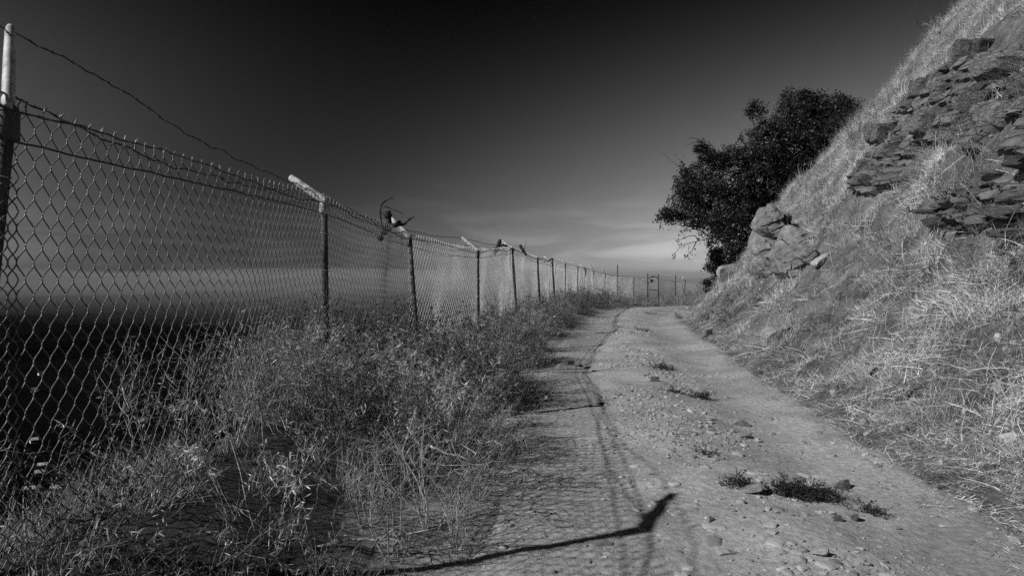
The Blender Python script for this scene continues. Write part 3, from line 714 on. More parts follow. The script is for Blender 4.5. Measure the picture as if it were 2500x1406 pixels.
# ------------------------------------------------------------------ scattered growth by point instances
def euler_from(X, Y, Z):
    # rotation matrices with columns X, Y, Z -> XYZ euler
    m20 = X[:, 2]; m21 = Y[:, 2]; m22 = Z[:, 2]; m10 = X[:, 1]; m00 = X[:, 0]
    return np.stack([np.arctan2(m21, m22), -np.arcsin(np.clip(m20, -1, 1)), np.arctan2(m10, m00)], -1)
def scatter(name, P, E, S, I, sources, label=None, cat=None, parent=None):
    col = bpy.data.collections.new(name + '_kinds')
    for k, me in enumerate(sources):
        col.objects.link(bpy.data.objects.new('%s_kind_%02d' % (name, k), me))
    me = mesh_np(name, P)
    for nm, ty, arr in (('rot', 'FLOAT_VECTOR', E), ('scl', 'FLOAT_VECTOR', S), ('idx', 'INT', I)):
        a = me.attributes.new(nm, ty, 'POINT')
        if ty == 'INT': a.data.foreach_set('value', np.asarray(arr, np.int32))
        else: a.data.foreach_set('vector', np.asarray(arr, np.float32).ravel())
    o = link(name, me, None, parent)
    ng = bpy.data.node_groups.new(name, 'GeometryNodeTree')
    ng.interface.new_socket('Geometry', in_out='INPUT', socket_type='NodeSocketGeometry')
    ng.interface.new_socket('Geometry', in_out='OUTPUT', socket_type='NodeSocketGeometry')
    N, L = ng.nodes, ng.links
    gi = N.new('NodeGroupInput'); go = N.new('NodeGroupOutput')
    ci = N.new('GeometryNodeCollectionInfo'); ci.inputs['Collection'].default_value = col
    ci.inputs['Separate Children'].default_value = True; ci.inputs['Reset Children'].default_value = True
    ip = N.new('GeometryNodeInstanceOnPoints'); ip.inputs['Pick Instance'].default_value = True
    def na(nm, ty):
        n = N.new('GeometryNodeInputNamedAttribute'); n.data_type = ty; n.inputs['Name'].default_value = nm
        return [q for q in n.outputs if q.enabled and q.name == 'Attribute'][0]
    er = N.new('FunctionNodeEulerToRotation')
    L.new(na('rot', 'FLOAT_VECTOR'), er.inputs[0]); L.new(er.outputs[0], ip.inputs['Rotation'])
    L.new(na('scl', 'FLOAT_VECTOR'), ip.inputs['Scale']); L.new(na('idx', 'INT'), ip.inputs['Instance Index'])
    L.new(gi.outputs[0], ip.inputs['Points']); L.new(ci.outputs[0], ip.inputs['Instance']); L.new(ip.outputs[0], go.inputs[0])
    md = o.modifiers.new('scatter', 'NODES'); md.node_group = ng
    tag(o, label, cat, kind='stuff')
    return o

def blades(rng, n, rad, hlo, hhi, width, up, droop, spread, flat=0.0, seg=3):
    """n curved blades: roots in a disc, growing along `up` (local), bending over"""
    a = rng.random(n) * 6.283; r = rad * np.sqrt(rng.random(n))
    root = np.stack([r * np.cos(a), r * np.sin(a), np.full(n, -.03)], -1)
    up = np.asarray(up, float)
    d = up[None] + rng.normal(0, spread, (n, 3)); d /= np.linalg.norm(d, axis=1)[:, None]
    L = rng.uniform(hlo, hhi, n); bend = rng.normal(0, 1, (n, 3)) * np.array([1, 1, .2]); bend += np.array([.6, 0, -.7]) * droop
    side = np.cross(d, rng.normal(size=(n, 3))); side /= np.linalg.norm(side, axis=1)[:, None]
    V = []
    for k in range(seg + 1):
        t = k / seg
        c = root + d * (L * t)[:, None] + bend * (L * .38 * t * t)[:, None]
        w = (width * (1 - .75 * t) * rng.uniform(.7, 1.3, n))[:, None]
        V += [c - side * w, c + side * w]
    V = np.stack(V, 1).reshape(-1, 3); st = (seg + 1) * 2
    b = np.arange(n)[:, None] * st; q = np.concatenate([np.stack([b[:, 0] + 2 * k, b[:, 0] + 2 * k + 1, b[:, 0] + 2 * k + 3, b[:, 0] + 2 * k + 2], -1) for k in range(seg)])
    return V, q
def blade_mesh(name, rng, parts, m):
    b = MB()
    for kw in parts: b.add(*blades(rng, **kw))
    me = b.mesh(name); me.materials.append(m); return me
rg = np.random.default_rng(21)
UPH = np.array([-.66, 0, .75])             # world up in the frame of the slope (x runs downhill)
straw_up = [blade_mesh('straw', rg, [dict(n=60, rad=.16, hlo=.08, hhi=.32, width=.0030, up=UPH, droop=.4, spread=.55),
                                     dict(n=8, rad=.2, hlo=.25, hhi=.5, width=.0018, up=UPH, droop=.2, spread=.25)], M['straw']) for k in range(4)]
straw_flat = [blade_mesh('straw', rg, [dict(n=52, rad=.20, hlo=.06, hhi=.28, width=.0046, up=(.55, .1, .22), droop=.1, spread=.8),
                                       dict(n=20, rad=.2, hlo=.06, hhi=.2, width=.002, up=UPH, droop=.6, spread=.5)], M['straw']) for k in range(4)]
# points on the hillside
def hill_points(n, y0, y1, s0, s1, rng):
    y = y0 * (y1 / y0) ** rng.random(n); s = s0 + (s1 - s0) * rng.random(n) ** 1.15
    g_ = XR(y + .5) - XR(y - .5); x = XR(y) + s * np.sqrt(1 + g_ * g_)
    return x, y, s
def slope_frame(x, y, rng, spin=.5):
    e = .25
    gx = (hill_z(x + e, y) - hill_z(x - e, y)) / (2 * e); gy = (hill_z(x, y + e) - hill_z(x, y - e)) / (2 * e)
    Z = np.stack([-gx, -gy, np.ones_like(gx)], -1); Z /= np.linalg.norm(Z, axis=1)[:, None]
    D = np.stack([-gx, -gy, -(gx * gx + gy * gy)], -1); D /= np.linalg.norm(D, axis=1)[:, None] + 1e-9
    Yv = np.cross(Z, D); a = rng.normal(0, spin, len(x))[:, None]
    X2 = D * np.cos(a) + Yv * np.sin(a); Y2 = np.cross(Z, X2)
    return euler_from(X2, Y2, Z)
x, y, s = hill_points(23000, 2.2, 40, .15, 17, rg)
OW = np.array(OUTW); keep = np.ones(len(x), bool)
for k in range(0, len(x), 1000):
    dm = np.min((x[k:k + 1000, None] - OW[None, :, 0]) ** 2 + (y[k:k + 1000, None] - OW[None, :, 1]) ** 2, axis=1)
    keep[k:k + 1000] = (dm > .28 ** 2) | (rg.random(len(dm)) < .16)
thin = fbm(x * .55, y * .55, 71, 3); keep &= (rg.random(len(x)) < np.clip(.76 + 2.6 * thin, .26, 1)) & ((s > .35) | (rg.random(len(x)) < s * 2 + .2))
x, y, s = x[keep], y[keep], s[keep]
n = len(x); z = hill_z(x, y); E_ = slope_frame(x, y, rg)
fl = rg.random(n) < np.clip(1.1 - s * .16, .15, .88)
I_ = np.where(fl, 4 + rg.integers(0, 4, n), rg.integers(0, 4, n))
sc = np.exp(rg.normal(0, .30, n)) * np.clip(.50 + s * .20, .45, 1.05) * np.clip(1 + 1.1 * fbm(x * .9, y * .9, 75, 2), .45, 1.5); sc = np.clip(sc, .35, 1.3); S_ = np.stack([sc, sc, sc], -1)
ne = 1600; ye = 2.4 * (34 / 2.4) ** rg.random(ne); se = rg.normal(.22, .26, ne); xe = XR(ye) + se; ze = surf_z(xe, ye)
Ee = np.stack([rg.normal(0, .1, ne), rg.normal(0, .1, ne), rg.normal(math.pi, 1.1, ne)], -1); sce = rg.uniform(.3, .75, ne)
x = np.concatenate([x, xe]); y = np.concatenate([y, ye]); z = np.concatenate([z, ze + .005]); E_ = np.concatenate([E_, Ee]); I_ = np.concatenate([I_, rg.integers(8, 11, ne)]); S_ = np.concatenate([S_, np.stack([sce, sce, sce * .8], -1)])
straw_lit = [blade_mesh('straw', rg, [dict(n=26, rad=.22, hlo=.05, hhi=.22, width=.0036, up=(.8, .1, .22), droop=.05, spread=.7)], M['straw']) for k in range(3)]
scatter('dry_grass', np.stack([x, y, z], -1), E_, S_, I_, straw_up + straw_flat + straw_lit, 'dry straw and tall dead grass covering the hillside', 'grass')

# ---- shrubs and weeds
def twig(mb, rng, p, d, L, r, depth, leaves, kink=.22, leaf=.02, nb=(2, 4), sides=3, lw=.22):
    n = 4; P = [p]; q = p.copy(); dd = d.copy()
    for k in range(n):
        dd = dd + rng.normal(0, kink, 3) * .5 + np.array([0, 0, .03]); dd /= np.linalg.norm(dd); q = q + dd * L / n; P.append(q)
    P = np.array(P); mb[0].tube(P, np.linspace(r, r * .45, n + 1), sides, cap=False)
    if depth > 0:
        for k in range(rng.integers(nb[0], nb[1] + 1)):
            t = rng.uniform(.25, 1.0); i = min(n - 1, int(t * n)); c = P[i] + (P[i + 1] - P[i]) * (t * n - i)
            e = dd + rng.normal(0, .75, 3); e /= np.linalg.norm(e)
            twig(mb, rng, c, e, L * rng.uniform(.4, .7), r * .6, depth - 1, leaves, kink, leaf, nb, sides, lw)
    if depth <= 1 and leaves:
        k = rng.poisson(leaves)
        for _ in range(k):
            t = rng.uniform(.2, 1.0); i = min(n - 1, int(t * n)); c = P[i] + (P[i + 1] - P[i]) * (t * n - i)
            a = rng.normal(size=3); a /= np.linalg.norm(a); b2 = np.cross(a, rng.normal(size=3)); b2 /= np.linalg.norm(b2)
            l = leaf * rng.uniform(.6, 1.4)
            mb[1].add([c, c + a * l * .5 + b2 * l * lw, c + a * l, c + a * l * .5 - b2 * l * lw], [(0, 1, 2, 3)])
def shrub_meshes(seed, stems, h, spread, r, depth, leaves, leaf=.02, kink=.22, nb=(2, 4), base=.05, lw=.22):
    rng = np.random.default_rng(seed); mb = (MB(), MB())
    for k in range(stems):
        a = rng.random() * 6.283; d = np.array([math.cos(a) * spread * rng.random(), math.sin(a) * spread * rng.random(), 1.0]); d /= np.linalg.norm(d)
        twig(mb, rng, np.array([math.cos(a) * base, math.sin(a) * base, -.04]), d, h * rng.uniform(.6, 1.0), r, depth, leaves, kink, leaf, nb, 3, lw)
    return mb
def combined(name, mb, m0, m1):
    """stems and leaves in one mesh with two materials (for the uncountable weed mass)"""
    b = MB(); nq0 = sum(len(q) for q in mb[0].q)
    b.v = mb[0].v + mb[1].v; b.q = mb[0].q + [q + mb[0].n for q in mb[1].q]; b.n = mb[0].n + mb[1].n
    me = b.mesh(name); me.materials.append(m0); me.materials.append(m1)
    mi = np.zeros(len(me.polygons), np.int32); mi[nq0:] = 1; me.polygons.foreach_set('material_index', mi); return me
M['feather'] = mat('dry_weed_head', 0.22, 0.70, 14.0, 0.8, 0.15, per_obj=0.4, transl=0.25)
weeds = [combined('weed', shrub_meshes(600 + k, 9, .75, .6, .0040, 2, 8 if k < 3 else 9, .045 if k < 3 else .034, .28, (2, 3), .12, .055 if k < 3 else .16), M['weed'], M['feather'] if k < 3 else M['shrubleaf']) for k in range(6)]
lowg = [blade_mesh('grass', rg, [dict(n=60, rad=.16, hlo=.08, hhi=.34, width=.0032, up=(0, 0, 1), droop=.15, spread=.4)], M['weed']) for k in range(3)]
# left verge between fence and track
ny_ = 4200
y = 1.6 * (46 / 1.6) ** rg.random(ny_); t = rg.random(ny_); fxv = np.interp(y, LINE[:, 1][:17], LINE[:, 0][:17])
x = fxv - .5 + (XL(y) + .12 - fxv + .5) * t
d, _ = fence_dist(x, y)
dens = np.clip(.42 + 2.0 * fbm(x * .9, y * .6, 81, 2), .05, 1) * np.clip(.55 + .06 * y, .6, 1)
gap = np.exp(-(((x + 1.45) / .42) ** 2 + ((y - 5.1) / 1.1) ** 2)); dens *= 1 - .75 * gap
gap2 = np.exp(-(((x + .9) / .5) ** 2 + ((y - 3.2) / 1.2) ** 2)); dens *= 1 - .3 * gap2
edge = np.clip((XL(y) + .1 - x) / .5, .12, 1)
k_ = (rg.random(ny_) < dens * (.35 + .65 * edge)); x, y, d, edge = x[k_], y[k_], d[k_], edge[k_]; n = len(x)
big = (rg.random(n) < np.clip((y - 3.9) * .24, .05, .62)) & (edge > .2)
pale = rg.random(n) < np.clip(.62 - .55 * np.clip(-d - .8, 0, 1) + 1.6 * fbm(x * 1.3, y * .7, 87, 2), .03, .95)  # fewer pale heads towards the track: its shaded side put into plant colour
I_ = np.where(big, np.where(pale, rg.integers(0, 3, n), rg.integers(3, 6, n)), 6 + rg.integers(0, 3, n))
tall = np.clip(.45 + .55 * np.clip(-(d) + 1.2, 0, 1) , .4, 1) * np.clip(1.15 - .011 * y, .6, 1.1)
sc = rg.uniform(.6, 1.15, n) * np.where(big, tall * (.68 + .37 * edge), 1.0) * np.clip(.45 + .10 * y, .6, .9)
E_ = np.stack([rg.normal(0, .12, n), rg.normal(0, .12, n), rg.random(n) * 6.283], -1)
scatter('weeds', np.stack([x, y, ground_z(x, y)], -1), E_, np.stack([sc] * 3, -1), I_, weeds + lowg, 'tangled dry weeds and grass filling the verge along the fence', 'weeds')
xh, yh, sh = hill_points(800, 4.0, 34, .4, 11, rg); kh = fbm(xh * .6, yh * .6, 73, 3) > .16; xh, yh = xh[kh], yh[kh]; nh = len(xh)
sh_ = rg.uniform(.3, .75, nh) * np.exp(rg.normal(0, .25, nh))
scatter('hillside_scrub', np.stack([xh, yh, hill_z(xh, yh)], -1), np.stack([rg.normal(0, .3, nh), rg.normal(-.35, .2, nh), rg.normal(0, .6, nh)], -1), np.stack([sh_] * 3, -1), rg.integers(0, 6, nh), weeds, 'dead weeds and low scrub scattered through the dry grass on the slope', 'scrub')
# gravel on the track
peb = [rock_mesh(700 + k, 2, 9, k > 2, .16) for k in range(5)]
for me in peb: me.materials.append(M['pebble'])
n = 17000; y = 3.0 * (40 / 3.0) ** rg.random(n); u = np.where(rg.random(n) < .74, rg.normal(.50, .12, n), rg.random(n)); u = np.clip(u, .02, 1.02)
x = XL(y) + u * (XR(y) - XL(y)); z = road_z(x, y)
keepg = rg.random(n) < np.clip(.55 + 2.2 * fbm(y * 0 + (u * 3.3 + y * .1) * 1.4, y * 1.3, 61, 3), .04, 1); y = y[keepg]; u = u[keepg]; n = len(y)
x = XL(y) + u * (XR(y) - XL(y)); z = road_z(x, y)
sz = .0055 * np.exp(rg.exponential(.50, n)) * (1 + .4 * np.exp(-((u - .52) / .15) ** 2)) * np.clip(.75 + y / 40, .7, 1.5); sz = np.minimum(sz, .026)
ns = 260; ys_ = 3.2 * (26 / 3.2) ** rg.random(ns); us_ = np.clip(rg.normal(.52, .14, ns), .1, .9); xs2 = XL(ys_) + us_ * (XR(ys_) - XL(ys_)); zs_ = road_z(xs2, ys_)
ss_ = rg.uniform(.02, .05, ns); Sg = np.stack([ss_ * rg.uniform(.8, 1.5, ns), ss_, ss_ * .28], -1)
Eg = np.stack([rg.normal(0, .08, ns), rg.normal(0, .08, ns), rg.random(ns) * 6.28], -1)
scatter('gravel', np.concatenate([np.stack([x, y, z + sz * .1], -1), np.stack([xs2, ys_, zs_ - .004], -1)]), np.concatenate([rg.normal(0, .5, (n, 3)) * [.3, .3, 6], Eg]), np.concatenate([np.stack([sz * rg.uniform(.9, 1.6, n), sz, sz * rg.uniform(.35, .7, n)], -1), Sg]), rg.integers(0, 5, n + ns), peb, 'pale gravel and pebbles scattered over the stony middle of the track', 'gravel')

nr_ = 1500; xr_, yr_, sr_ = hill_points(nr_, 3.6, 32, .05, 9, rg); kr = fbm(xr_ * .7, yr_ * .7, 63, 2) + rg.normal(0, .2, nr_) > .05; xr_, yr_ = xr_[kr], yr_[kr]; nr_ = len(xr_)
sr_ = .016 * np.exp(np.minimum(rg.exponential(.5, nr_), 1.0))
scatter('rubble', np.stack([xr_, yr_, hill_z(xr_, yr_) + sr_ * .3], -1), rg.normal(0, 1, (nr_, 3)), np.stack([sr_ * 1.4, sr_, sr_ * .8], -1), rg.integers(0, 5, nr_), peb, 'broken stones strewn through the straw on the slope', 'rubble')
# single shrubs: pixel of the foot, height m, kind, label
SH = {}
def shrub(X, Y, h, kind, label, rz=0.0, sc=1.0, at=None, name='dry_shrub'):
    spec = {'spindly': dict(stems=6, spread=.75, r=.0075, depth=3, leaves=.5, leaf=.02, kink=.3, nb=(2, 3)),
            'dense': dict(stems=13, spread=.9, r=.0055, depth=3, leaves=3, leaf=.018, kink=.25, nb=(2, 4)),
            'dark': dict(stems=16, spread=1.0, r=.005, depth=3, leaves=9, leaf=.022, kink=.25, nb=(2, 4)),
            'bare': dict(stems=7, spread=1.2, r=.006, depth=3, leaves=0, kink=.35, nb=(2, 4))}[kind]
    key = (kind, len([k for k in SH if k[0] == kind]) if len([k for k in SH if k[0] == kind]) < 3 else random.Random(X).randrange(3))
    if key not in SH:
        mb = shrub_meshes(800 + len(SH), h=1.0, **spec); a = mb[0].mesh('stems'); a.materials.append(M['shrubstem'] if kind != 'bare' else M['bark'])
        l = mb[1].mesh('leaves') if mb[1].n else None
        if l: l.materials.append(M['shrubleaf'])
        SH[key] = (a, l)
    a, l = SH[key]; c = cast(X, Y) if at is None else Vector(at)
    r = empty(name, c); r.rotation_euler = (0, 0, rz); r.scale = (h * sc, h * sc, h)
    for nm, me in (('stems', a), ('leaves', l)):
        if me: o = bpy.data.objects.new(nm, me); COL.objects.link(o); o.parent = r
    return tag(r, label, 'shrub', 'shrubs along the track and on the slope')
shrub(1050, 1300, .80, 'spindly', 'spindly pale-stemmed shrub at the left edge of the track nearest the camera', .3)
shrub(960, 1370, .62, 'spindly', 'short spindly weed at the bottom edge beside the nearest shrub', 1.1)
shrub(900, 1290, .55, 'spindly', 'thin branching weed left of the nearest spindly shrub', 2.0)
shrub(1110, 1160, .62, 'dense', 'low leafy shrub at the track edge behind the nearest spindly shrub', 2.2)
shrub(1130, 1050, .60, 'dense', 'rounded shrub at the track edge level with the second post shadow', .7)
shrub(820, 1010, .78, 'dark', 'dark dense shrub at the foot of the second fence post', .2, 1.2)
shrub(930, 960, .75, 'dark', 'dark dense shrub right of the second fence post', 1.4, 1.2)
shrub(690, 1060, .85, 'dense', 'tall dry shrub against the mesh left of the second post', 1.4, 1.1)
shrub(560, 1110, .70, 'dense', 'dry shrub lit by sun against the mesh of the first panel', 2.6)
shrub(1215, 905, .62, 'dense', 'pale dry shrub at the bend of the track edge', 2.9, 1.3)
shrub(1270, 850, .80, 'dense', 'tall tangled shrub at the road edge before the fourth post', .9, 1.2)
shrub(1310, 800, .75, 'dark', 'dark bushy shrub at the fifth fence post', 1.9, 1.3)
shrub(1350, 770, .70, 'dark', 'dark bushy shrub at the sixth fence post', 2.5, 1.3)
shrub(1385, 757, .75, 'dark', 'dark bush on the bank where the fence begins to curve', .5, 1.6)
shrub(1430, 745, .80, 'dark', 'low dark bush under the far fence left of the tall post', 1.5, 1.8)
shrub(1480, 748, .75, 'dark', 'low dark bush at the track edge below the tall post', 2.5, 1.9)
shrub(1530, 745, .70, 'dense', 'dry pale bush between the tall post and the gate', .1, 1.8)
shrub(1568, 745, .65, 'dark', 'small dark bush at the left foot of the gate', 1.2, 1.5)
shrub(1615, 748, .6, 'dense', 'small dry bush at the right foot of the gate', 2.2, 1.6)
shrub(1655, 752, .85, 'dense', 'pale bush at the far end of the track right of the gate', .4, 1.5)
shrub(1690, 745, .9, 'dense', 'pale bush where the hillside meets the far fence', 1.0, 1.4)
shrub(1165, 1215, .62, 'dense', 'twiggy shrub leaning over the track edge, in front of the low leafy one', 1.3, 1.1)
shrub(1195, 1000, .62, 'dense', 'bushy dry weed at the track edge beside the second post shadow', 2.3, 1.2)
shrub(1235, 940, .62, 'dark', 'dark weed clump at the track edge where the shadows start', .3, 1.2)
shrub(1120, 1330, .45, 'spindly', 'thin sprawling weed on the track edge near the bottom of the picture', 2.7, 1.3)
shrub(2090, 345, 1.0, 'bare', 'bare dark twiggy shrub on the slope above the tree', .4, 1.3)
shrub(2150, 300, .9, 'bare', 'bare twiggy shrub on the skyline of the slope', 1.4, 1.3)
shrub(2330, 500, .75, 'dense', 'dark scrubby shrub between the two parts of the rock outcrop', .4, 1.2)
shrub(2390, 450, .7, 'spindly', 'sparse weed growing out of the rock outcrop', 2.4, 1.1)
shrub(2290, 90, 1.0, 'bare', 'dark twiggy shrub high on the skyline', .2, 1.4)
shrub(2480, 720, .6, 'dark', 'dark shrub at the frame edge below the outcrop', .9, 1.3)

# low dark weed mats in the track
def weed_mat(X, Y, w, h, n, label, seed):
    rng = np.random.default_rng(seed); c = cast(X, Y); s = c.y / F; rw = w * s; rd = max(.06, h * s * c.y / CAMZ * .6)
    mb = (MB(), MB())
    for k in range(n):
        a = rng.random() * 6.283; q = rng.random() ** .7; p = np.array([rw * q * math.cos(a), rd * q * math.sin(a), 0.0])
        wx, wy = c.x + p[0], c.y + p[1]; p[2] = float(surf_z(wx, wy)) - c.z - .005
        d = np.array([rng.normal(0, .8), rng.normal(0, .8), .55]); d /= np.linalg.norm(d)
        twig(mb, rng, p, d, rng.uniform(.05, .13), .0016, 1, 6, .4, .016, (1, 3))
    r = empty('low_weed', c); tag(r, label, 'weed', 'low weed patches in the track')
    mb[0].build('stems', M['mat_weed'], r); mb[1].build('leaves', M['mat_weed'], r)
weed_mat(1965, 1212, 85, 26, 190, 'large dark weed patch among pale rocks in the near track', 1)
weed_mat(1800, 1187, 28, 7, 40, 'small dark weed left of the large weed patch', 2)
weed_mat(1712, 972, 26, 9, 60, 'dark weed patch in the middle of the track halfway along', 3)
weed_mat(1615, 900, 38, 10, 80, 'wide dark weed patch in the far middle of the track', 4)
weed_mat(1572, 807, 16, 5, 40, 'small dark weed at the far bend of the track', 5)
weed_mat(1590, 768, 20, 4, 40, 'smallest weed patch beyond the bend near the gate', 6)
weed_mat(1650, 958, 16, 6, 22, 'tiny weed left of the halfway weed patch', 7)
weed_mat(2130, 1255, 22, 9, 26, 'small weed sprig trailing right of the large weed patch', 8)
weed_mat(1725, 1108, 14, 5, 16, 'tiny dry sprig in the stony middle of the track', 9)

# driftwood caught in the barbed wire
def driftwood(label, c, chunks, name='branch'):
    b = MB(); rng = np.random.default_rng(int(abs(c[0]) * 1000) + 3)
    for pts, r0, r1 in chunks:
        P = catmull([np.array(c) + np.array(p) for p in pts], 5); n = len(P); r = np.linspace(r0, r1, n) * (1 + .25 * rng.normal(size=n)); r = np.abs(r)
        b.tube(P + rng.normal(0, r0 * .12, P.shape), r, 7)
    o = b.build(name, M['wood']); return tag(o, label, 'branch', 'wood caught on the fence')
c3 = np.array(px(945, 552, 9.3))
driftwood('dark knotted stump with curling twigs caught on the wire before the third post', c3, [
    ([(-.10, 0, -.20), (-.04, 0, -.05), (.02, 0, .06), (.0, 0, .19)], .035, .05), ([(-.04, 0, -.08), (.08, 0, .0), (.18, .05, .06)], .04, .022),
    ([(.08, 0, .0), (.22, .05, .03), (.30, .05, .10), (.36, .05, .13)], .022, .008), ([(-.06, 0, -.02), (-.09, 0, .15), (-.07, 0, .30), (.05, .0, .38), (.09, 0, .37)], .014, .009),
    ([(-.06, 0, .28), (.1, .03, .22), (.22, .05, .17)], .007, .004)])
c5 = np.array(px(1216, 605, 16.4))
driftwood('thick split log hanging on the wire at the fifth post', c5, [([(-.12, 0, -.16), (-.02, 0, 0), (.06, 0, .2)], .06, .045), ([(-.05, 0, -.05), (.1, 0, .06), (.25, .1, .02), (.40, .1, -.05)], .03, .02),
    ([(.1, 0, .0), (.2, 0, -.1), (.18, 0, -.2), (.05, 0, -.32)], .012, .006)])
driftwood('short dark log leaning on the fence top beyond the fifth post', np.array(px(1275, 610, 17.8)), [([(-.06, 0, .13), (0, 0, 0), (.12, 0, -.14)], .035, .03), ([(.05, 0, .0), (.09, 0, .18), (.1, 0, .28)], .006, .003)])
driftwood('small dark branch lying on the wire before the seventh post', np.array(px(1340, 637, 22.8)), [([(-.2, 0, -.03), (0, 0, .02), (.12, 0, .08)], .03, .03), ([(-.05, 0, 0), (.1, 0, -.03), (.14, 0, .1)], .02, .015)])
driftwood('dark twisted stick caught at the tenth fence post', np.array(px(1429, 658, 32.7)), [([(-.08, 0, .1), (0, 0, 0), (.03, 0, -.2), (-.04, 0, -.4)], .03, .015), ([(0, 0, 0), (.1, 0, .06)], .02, .02)])
shrub(0, 0, .8, 'bare', 'tangle of bare twigs hanging on the tall fence post', .5, 1.0, at=(6.6, 42.9, .55), name='twig_tangle')
shrub(0, 0, .7, 'bare', 'dead twigs leaning on the far fence left of the tall post', 1.5, .6, at=(5.6, 40.1, -.1), name='twig_tangle')
# bleached branch lying in the near weeds
def fallen(label, P3, r):
    b = MB(); P = catmull(P3, 6); rng = np.random.default_rng(len(label)); b.tube(P + rng.normal(0, r * .4, P.shape), np.linspace(r, r * .4, len(P)), 6)
    for t in (.3, .55, .75):
        p = P[int(t * len(P))]; b.tube([p, p + np.array([rng.normal(0, .05), rng.normal(0, .05), .05]), p + np.array([rng.normal(0, .09), rng.normal(0, .09), .09])], [r * .6, r * .4, r * .2], 4)
    return tag(b.build('fallen_branch', M['shrubstem']), label, 'branch', 'bleached sticks in the weeds')
c = cast(1060, 1290)
fallen('bleached crooked stick hanging in the nearest spindly shrub', [c + Vector((-.02, 0, .48)), c + Vector((.08, 0, .44)), c + Vector((.20, 0, .40)), c + Vector((.28, 0, .30)), c + Vector((.36, .02, .27))], .008)
c = cast(940, 1365)
fallen('pale fallen stick lying on the ground at the lower frame edge', [c + Vector((-.42, 0, .05)), c + Vector((-.2, .03, .09)), c + Vector((.05, .05, .08)), c + Vector((.2, .05, .05))], .010)

# ------------------------------------------------------------------ tree beside the pale outcrop
TD = 27.0
tb = Vector(cast(1880, 640)); base = px(1900, 600, TD); base.z = float(hill_z(base.x, base.y)) - .2
tree = empty('evergreen_tree', base); tag(tree, 'dark dense evergreen tree growing out of the hillside', 'tree')
CL = [(1985, 275, 70, 42), (2045, 265, 48, 34), (1930, 300, 46, 50), (1880, 335, 52, 55), (1840, 375, 42, 42), (1905, 420, 95, 80), (1985, 360, 85, 80), (2040, 330, 60, 60),
      (1850, 268, 14, 16), (1832, 262, 10, 12), (1960, 235, 20, 20), (1925, 245, 16, 18), (2000, 238, 18, 12), (1700, 445, 55, 48), (1760, 475, 68, 66), (1680, 480, 36, 40), (1655, 525, 32, 16), (1625, 530, 18, 20),
      (1715, 520, 60, 42), (1775, 545, 58, 56), (1740, 385, 34, 18), (1712, 362, 22, 12), (1765, 410, 26, 22), (1790, 380, 30, 24), (1805, 605, 60, 46), (1790, 645, 46, 32), (1748, 655, 22, 14), (1732, 688, 16, 9), (1755, 620, 30, 30),
      (1850, 525, 70, 72), (1835, 455, 66, 62), (1910, 500, 60, 60), (1960, 450, 60, 60), (1830, 660, 50, 30)]
rt = np.random.default_rng(77)
lb = []; limbs = MB(); twg = MB()
trunk = MB(); TP = [np.array(base), np.array(base) + (-.25, .1, .8), np.array(px(1860, 520, TD)), np.array(px(1870, 430, TD + .3)), np.array(px(1920, 340, TD + .6))]
trunk.tube(catmull(TP, 6), np.linspace(.17, .05, 25), 9)
trunk_o = trunk.build('trunk', M['bark'])
C_all = []
for k, (X, Y, rx, ry) in enumerate(CL):
    d = TD + rt.normal(0, .5) + (X - 1850) / 260; c = np.array(px(X, Y, d)); s = d / F
    a, bb, cc = rx * s, min(1.5, (rx + ry) / 2 * s * 1.1), ry * s
    n = int(7500 * (a * cc) / (.9 * .9) + 160)
    u = rt.normal(size=(n, 3)); u /= np.linalg.norm(u, axis=1)[:, None]; r = rt.random(n) ** .42
    r *= 1 + .55 * n3(u * 1.0, k, 3.4)
    P = c + u * r[:, None] * np.array([a, bb, cc]) * .95
    nsp = int(6 + 14 * a * cc)
    for _ in range(nsp):
        w_ = rt.normal(size=3); w_ /= np.linalg.norm(w_); cs = c + w_ * np.array([a, bb, cc]) * rt.uniform(.9, 1.25); m_ = int(rt.integers(25, 90))
        P = np.concatenate([P, cs + rt.normal(size=(m_, 3)) * rt.uniform(.05, .14) * np.array([1, 1, 1.2])]); r = np.concatenate([r, np.full(m_, .1)])
    # clump into sprays
    keepm = (n3(P, 5, 2.6) > -.10) | (r < .3)
    C_all.append(P[keepm])
    st = TP[1] if Y > 560 else TP[2] if Y > 440 else TP[3]
    mid = (st + c) / 2 + rt.normal(0, .12, 3)
    limbs.tube(catmull([st, mid, c], 5), np.linspace(.045, .012, 11), 5)
    for _ in range(6):
        e = c + rt.normal(size=3) * np.array([a, bb, cc]) * .75; limbs.tube(catmull([c - (c - mid) * .2, (c + e) / 2 + rt.normal(0, .04, 3), e], 3), np.linspace(.012, .004, 7), 4)
P = np.concatenate(C_all)
# bare branch with a few leaves reaching out over the track
for pts in ([(1800, 575), (1745, 580), (1700, 590), (1665, 600), (1645, 622)], [(1700, 590), (1690, 610), (1676, 625)], [(1735, 582), (1715, 565), (1690, 560), (1660, 565)], [(1705, 588), (1695, 575), (1672, 580), (1655, 590)],
            [(1745, 375), (1715, 345), (1690, 337), (1678, 340)], [(1715, 345), (1695, 348), (1672, 358)]):
    w = [np.array(px(X, Y, TD - .6)) for X, Y in pts]; q = catmull(w, 4); limbs.tube(q, np.linspace(.022, .006, len(q)), 5)
    if pts[0][1] > 500: P = np.concatenate([P, w[-1] + rt.normal(0, .07, (14, 3)), w[-2] + rt.normal(0, .08, (10, 3))])
limbs_o = limbs.build('limbs', M['bark'])
n = len(P); a = rt.normal(size=(n, 3)); a[:, 2] -= .3; a /= np.linalg.norm(a, axis=1)[:, None]
b2 = np.cross(a, rt.normal(size=(n, 3))); b2 /= np.linalg.norm(b2, axis=1)[:, None]; l = rt.uniform(.045, .135, n)[:, None]
